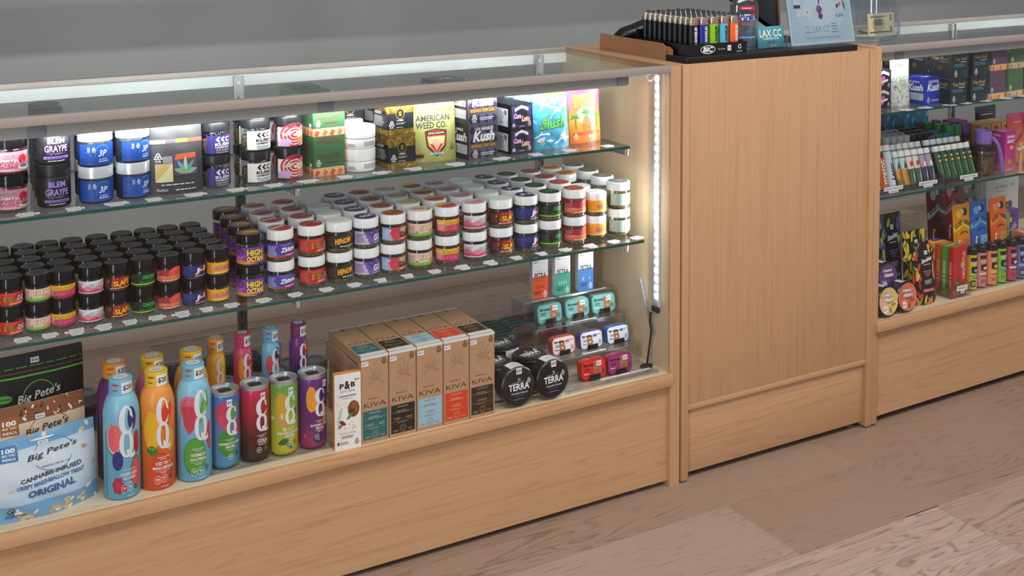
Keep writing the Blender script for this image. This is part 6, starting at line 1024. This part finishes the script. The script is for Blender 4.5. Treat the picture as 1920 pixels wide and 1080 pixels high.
# ---------------------------------------------------------------- right case, bottom deck
def ltin(c1, c2, c3, pr='$22'):
    def f():
        root = E('round_tin'); r, h = .0385, .036
        MB().lathe([(0, 0), (r-.003, 0), (r, .003), (r, h-.003), (r-.002, h), (0, h)], M('#0e0e10', .25, coat=.5), 40).build('tin_body', root)
        g = gradm(((0, c1), (1, c2)), 0, .4, -.03, .03, 'tin_label_print')
        art([('e', .5, .5, .5, .5, c3), ('e', .5, .5, .48, .48, g), ('t', 'Heavy', .24, .66, .5, .15, '#f6f0ee', {'b': .08, 's': .15, 'o': '#1c1614', 'ow': .06}), ('t', 'Hitters', .28, .50, .5, .15, '#f6f0ee', {'b': .08, 's': .15, 'o': '#1c1614', 'ow': .06}), ('l', .4, .42, .4, .05, 1, '#2c1c1c'), ('l', .15, .3, .3, .1, 3, '#f6e8e0'), ('l', .6, .3, .3, .1, 3, '#3c2c2c'), ('z', .5, .08, .14, .2, '#1c1c1c', c1)]+price(pr, .2, .12, .2, .2), 2*(r-.0035), 2*(r-.0035), disc(r-.0035, h), 'lid_label', root)
        art([('r', 0, 0, 1, 1, '#e8e8ea'), ('l', .1, .1, .8, .8, 4, '#9a9a9e')], .05, h*.7, wrap(r, .005, .05, pi-.35), 'tamper_sticker', root, cu=.004, off0=.0004); return root
    return f
for k, (x, y, z, cs, d) in enumerate(((.6985, .0385, 0, ('#e0a088', '#e4cc58', '#e8dc9a'), 'front left, peach and yellow lid'), (.7690, .0405, 0, ('#d05a48', '#e07a58', '#e8a890'), 'front right, coral lid'), (.7420, .082, .045, ('#6a3f86', '#5c3a78', '#4a2c60'), 'resting behind, purple lid'), (.712, .13, .06, ('#e8c83c', '#e8d058', '#b89a2c'), 'rear left, yellow lid'), (.69, .094, .045, ('#3c60a8', '#4a78c0', '#2c4880'), 'behind at left, blue lid'))):
    rput('ht%d' % k, ltin(*cs), x, y, ZRB+.0385+z, 'black round tin facing out, %s' % d, 'tin', 'black round tins on the right', 3, 84)
def smk(fr, txt, accent, x=0):
    rr = random.Random(x); e = []
    for k in range(64):
        side = rr.random(); u = rr.uniform(0, .22) if side < .5 else rr.uniform(.8, 1); v = rr.random()
        if k > 48: u, v = rr.random(), rr.choice([rr.uniform(0, .12), rr.uniform(.86, 1)])
        e.append(('e', u, v, .085, .038, rr.choice(fr), rr.uniform(0, 3)) if k % 3 else ('leaf', u, v, .09, .022, rr.choice(['#5a8a3c', '#88a848', '#3c6a34']), rr.uniform(0, 3)))
    return e+[('t', 'Smokiez', .3, .66, .5, .07, '#f0f0f0', {'b': .05, 's': .2, 'up': .04}), ('l', .38, .63, .34, .02, 1, '#e8e8e8'), ('t', 'CANNABIS INFUSED', .34, .52, .38, .025, txt, {'b': .02}), ('t', 'SOUR FRUIT', .4, .485, .26, .025, txt, {'b': .02}), ('t', 'CHEWS', .45, .45, .16, .025, txt, {'b': .02}), ('l', .36, .33, .34, .07, 4, '#d8d8d8'), ('r', .28, .2, .5, .06, accent), ('t', 'NATURAL FLAVORS', .32, .215, .42, .03, '#f4e8e4')]+price('$16', .46, .8, .14, .06)
for k, (x, y, h, fr, tx, ac, d) in enumerate(((.872, .024, .163, ['#d8402c', '#e8903c', '#b82c28', '#f0b050'], '#d89078', '#b02430', 'with red peaches, frontmost'), (.905, .085, .175, ['#e8c42c', '#f0d850', '#d8a820'], '#e8d858', '#b02430', 'with lemons, second from the front'), (.868, .135, .215, ['#2c3c78', '#4a5aa0', '#b8c850', '#5a6aa8'], '#8a88c8', '#5a5a9c', 'with dark grapes, third from the front'), (.805, .195, .235, ['#2c7ab8', '#1c5a98', '#4a9ad0'], '#4a98d0', '#4a5a9c', 'with blueberries, rearmost'))):
    rput('sm%d' % k, pouch(.088, h, .028, M('#0e0e0f', .45), smk(fr, tx, ac, k+2), lean=.06, wr=.001, name='candy_pouch'), x, y+.014, ZRB, 'black candy pouch %s' % d, 'pouch', 'black fruit candy pouches', 2)
# box holder with tall game-like cartons
tray(.952, .018, 1.030, .15, ZRB, .04, 'acrylic_holder', 'clear acrylic holder keeping the tall red and green cartons', 'holder')
art([('r', 0, .35, 1, .65, '#eceeee'), ('r', .35, 0, .4, .4, '#eceeee'), ('t', 'HIGHATUS', .15, .55, .7, .25, '#55585c', {'b': 0}), ('t', '$16', .45, .08, .2, .22, '#55585c')], .042, .022, front(.972, .0178, ZRB+.012), 'price_strip', bpy.data.objects['acrylic_holder'], off0=.0004)
def tall(c, tc, t1, k): return carton(.056, .016, .134, M(c, .4), [('r', 0, 0, 1, 1, c)]+[('e', .3+.4*random.Random(k+j).random(), .25+.4*random.Random(k*3+j).random(), .12, .06, cc) for j, cc in enumerate(('#3a6ab0', '#3c9a48', '#e8b030', '#8a3a28'))]+[('t', t1, .66, .35, .2, .55, tc, {'b': .04, 'v90': 1}), ('l', .1, .05, .8, .1, 3, tc)], [('r', 0, 0, 1, 1, c), ('t', 'TAKE A BREAK', .25, .12, .5, .6, tc, {'v90': 1})], [('r', 0, 0, 1, 1, c), ('l', .15, .25, .7, .5, 2, tc)])
for k, (c, tc, d) in enumerate((('#c8282c', '#f0b8a8', 'red'), ('#58a83c', '#d8f0c0', 'green'), ('#d8582c', '#f4d8b0', 'orange red'), ('#e89a30', '#fff0c8', 'amber'), ('#4a3a90', '#c8c0f0', 'violet'))):
    rput('tl%d' % k, tall(c, tc, 'HIGHATUS', k), .991-.002*k, .024+k*.0195, ZRB+.0026, 'tall %s carton in the acrylic holder' % d, 'box', 'tall cartons in the acrylic holder', 1)
# lost farm tubes
LT = (('#e8c81c', '#12120f', '#5ab8b0', 'yellow and black'), ('#d88a94', '#3c1a20', '#f0d8b0', 'dusty pink'), ('#f09a68', '#2c1410', '#f0c850', 'salmon orange'), ('#8cc83c', '#14201a', '#48a8b8', 'lime and teal'), ('#c84a68', '#3c1020', '#e8e0e0', 'raspberry'), ('#6a74b8', '#1c1c38', '#b8b8e0', 'periwinkle'))
for k, (c, dk, ac, d) in enumerate(LT):
    def mk(c=c, dk=dk, ac=ac):
        root = E('candy_tube'); r, h = .0165, .114
        MB().lathe([(0, 0), (r, .0005), (r, h-.018), (r*.95, h-.017)], M(c, .35), 28).build('tube_body', root)
        MB().lathe([(r, h-.0185), (r+.001, h-.018), (r+.001, h-.002), (r-.001, h), (.008, h), (.006, h+.0015), (0, h+.0015)], M('#17181a', .25), 28).build('cap', root)
        art([('r', .15, .84, .7, .12, dk), ('t', 'LOST FARM', .22, .73, .66, .09, '#f4f0e0', {'b': .05, 'o': dk, 'ow': .03, 'up': .03}), ('p', [(.2, .68), (.8, .7), (.75, .52), (.5, .46), (.2, .5)], dk), ('e', .5, .56, .16, .05, ac), ('r', .1, .36, .8, .06, ac), ('l', .2, .3, .6, .04, 1, dk), ('r', .15, .06, .34, .2, dk if k in (0, 5) else c), ('l', .2, .1, .3, .12, 3, dk if k not in (0, 5) else '#f0e8c8'), ('z', .66, .05, .2, .15, '#e8e8e4', dk)], r*2.8, h-.024, wrap(r, .002, r*2.8), 'label', root, cu=r*.2, off0=.0002)
        return root
    rput('ltb%d' % k, mk, 1.0735+k*.0412, .0565+.002*(k % 2), ZRB+.0032, '%s tube with black cap in the front right row' % d, 'tube', 'colourful candy tubes', 6)
tray(1.052, .035, 1.325, .09, ZRB-.0001, .0035, 'acrylic_tray', 'shallow clear acrylic tray under the colourful candy tubes')
def lf(c, c2, dk, win, wd=.072, h=.185): return pouch(wd, h, .026, M(c, .4), [('r', 0, 0, 1, 1, c), ('e', .3, .86, .14, .06, c2), ('e', .66, .88, .16, .06, dk), ('e', .5, .9, .08, .03, c2), ('p', [(0, .66), (.5, .76), (1, .66), (1, .58), (.5, .68), (0, .58)], c2), ('t', 'LOST FARM', .08, .63, .84, .075, dk, {'b': .05, 'arc': .06}), ('t', 'CANNABIS INFUSED', .25, .54, .5, .03, dk, {'arc': .03}), ('r', .38, .12, .46, .36, win), ('sc', .4, .14, .42, .32, 12, .05, .015, [dk, c]), ('l', .08, .1, .2, .1, 3, dk), ('leaf', .16, .38, .1, .03, '#f0e0e0', 1.3), ('e', .2, .46, .05, .015, '#f0e8e0')]+price('$18', .44, .86, .14, .05), lean=.07, wr=.001, name='candy_pouch', flare=.05)
for k, (x, y, z, a, d) in enumerate(((1.130, .128, 0, ('#e8941c', '#f4d020', '#2c2410', '#c87858'), 'amber with orange slices'), (1.206, .131, 0, ('#2c68b8', '#6ab0e0', '#14285a', '#88b4cc'), 'blue'), (1.285, .128, 0, ('#e8641c', '#f0903c', '#3c1c10', '#c8904c'), 'bright orange'))):
    rput('lf%d' % k, lf(*a), x, y, ZRB+.028, 'farm candy pouch, %s, in the front row on the low riser' % d, 'pouch', 'farm candy pouches', 2)
tag(MB().box((1.09, .115, ZRB), (1.33, .16, ZRB+.0275), M('#1a1a1c', .5), .001).build('low_riser'), 'low dark riser under the front row of farm candy pouches', 'riser')
for k, (x, y, a, d) in enumerate(((1.155, .235, ('#6a1c30', '#a8c8b0', '#24101c', '#3a1428'), 'dark red and mint'), (1.235, .245, ('#a82440', '#e0a0b8', '#3c1020', '#6a1c38'), 'crimson and pink'), (1.315, .25, ('#5c8068', '#e8a8a0', '#24382c', '#88a890'), 'sage and rose'))):
    rput('lg%d' % k, lf(*a, h=.25, wd=.08), x, y, ZRB, 'tall farm candy pouch, %s, in the back row' % d, 'pouch', 'tall farm candy pouches behind', 2)
rput('raw', carton(.155, .03, .235, M('#dcdcd8', .5), [('r', 0, 0, 1, 1, '#deded9'), ('t', 'RAW GARDEN', .28, .82, .36, .035, '#5a5a58', {'b': 0}), ('l', .32, .77, .3, .02, 1, '#8a8a88'), ('t', '$15', .78, .83, .08, .03, '#5a5a58'), ('l', .36, .7, .2, .02, 1, '#9a9a98')]+[('e', .1+.08*j, .48+.05*(j % 3), .07, .055, cc) for j, cc in enumerate(('#d8b83c', '#c83a34', '#e0583c', '#c8303c', '#4a8a3c', '#e8d878', '#c84a58', '#e8c048', '#8a3a78', '#d85a3c'))]+[('e', .62, .56, .09, .07, '#3f7a34'), ('e', .64, .52, .08, .06, '#e8dc9a')]), 1.475, .27, ZRB, 'large pale grey carton with printed fruit at the rear right', 'box', None, 2)
for k, (x, y, z, c, d) in enumerate(((1.36, .175, .075, ('#8cb85c', '#c8583c', '#e8c048'), 'green fruit-printed'), (1.42, .19, .075, ('#6a4a9c', '#b8a0d8', '#e8c048'), 'violet fruit-printed'), (1.392, .105, .03, ('#e88a54', '#f0b8d0', '#f0c030'), 'orange striped'))):
    rput('fb%d' % k, carton(.056, .045, .072, M(c[0], .4), [('r', 0, 0, 1, 1, c[0]), ('p', [(.2, .1), (.7, .5), (.8, .2)], c[1]), ('e', .3, .6, .16, .12, c[2]), ('e', .7, .3, .14, .1, c[1]), ('l', .4, .7, .4, .12, 3, '#3c3c3c')], [('r', 0, 0, 1, 1, c[0]), ('e', .5, .4, .2, .2, c[2])], [('r', 0, 0, 1, 1, c[0]), ('p', [(0, 0), (.4, 1), (.6, 1), (.2, 0)], c[1])]), x, y, ZRB+z+.0012, '%s small carton at the right photo edge' % d, 'box', 'small fruit-printed cartons', 2)
tag(MB().box((1.335, .152, ZRB), (1.455, .24, ZRB+.0755), M('#202022', .4), .001).build('carton_stand'), 'dark stand under the green and violet fruit-printed cartons', 'stand'); tag(MB().box((1.36, .093, ZRB), (1.43, .15, ZRB+.0305), M('#232326', .4), .001).build('carton_stand'), 'low dark stand under the orange striped carton', 'stand')
tray(1.02, .235, 1.105, .36, ZRB, .12, 'acrylic_bin', 'clear acrylic bin behind the tall red and green cartons', 'bin')
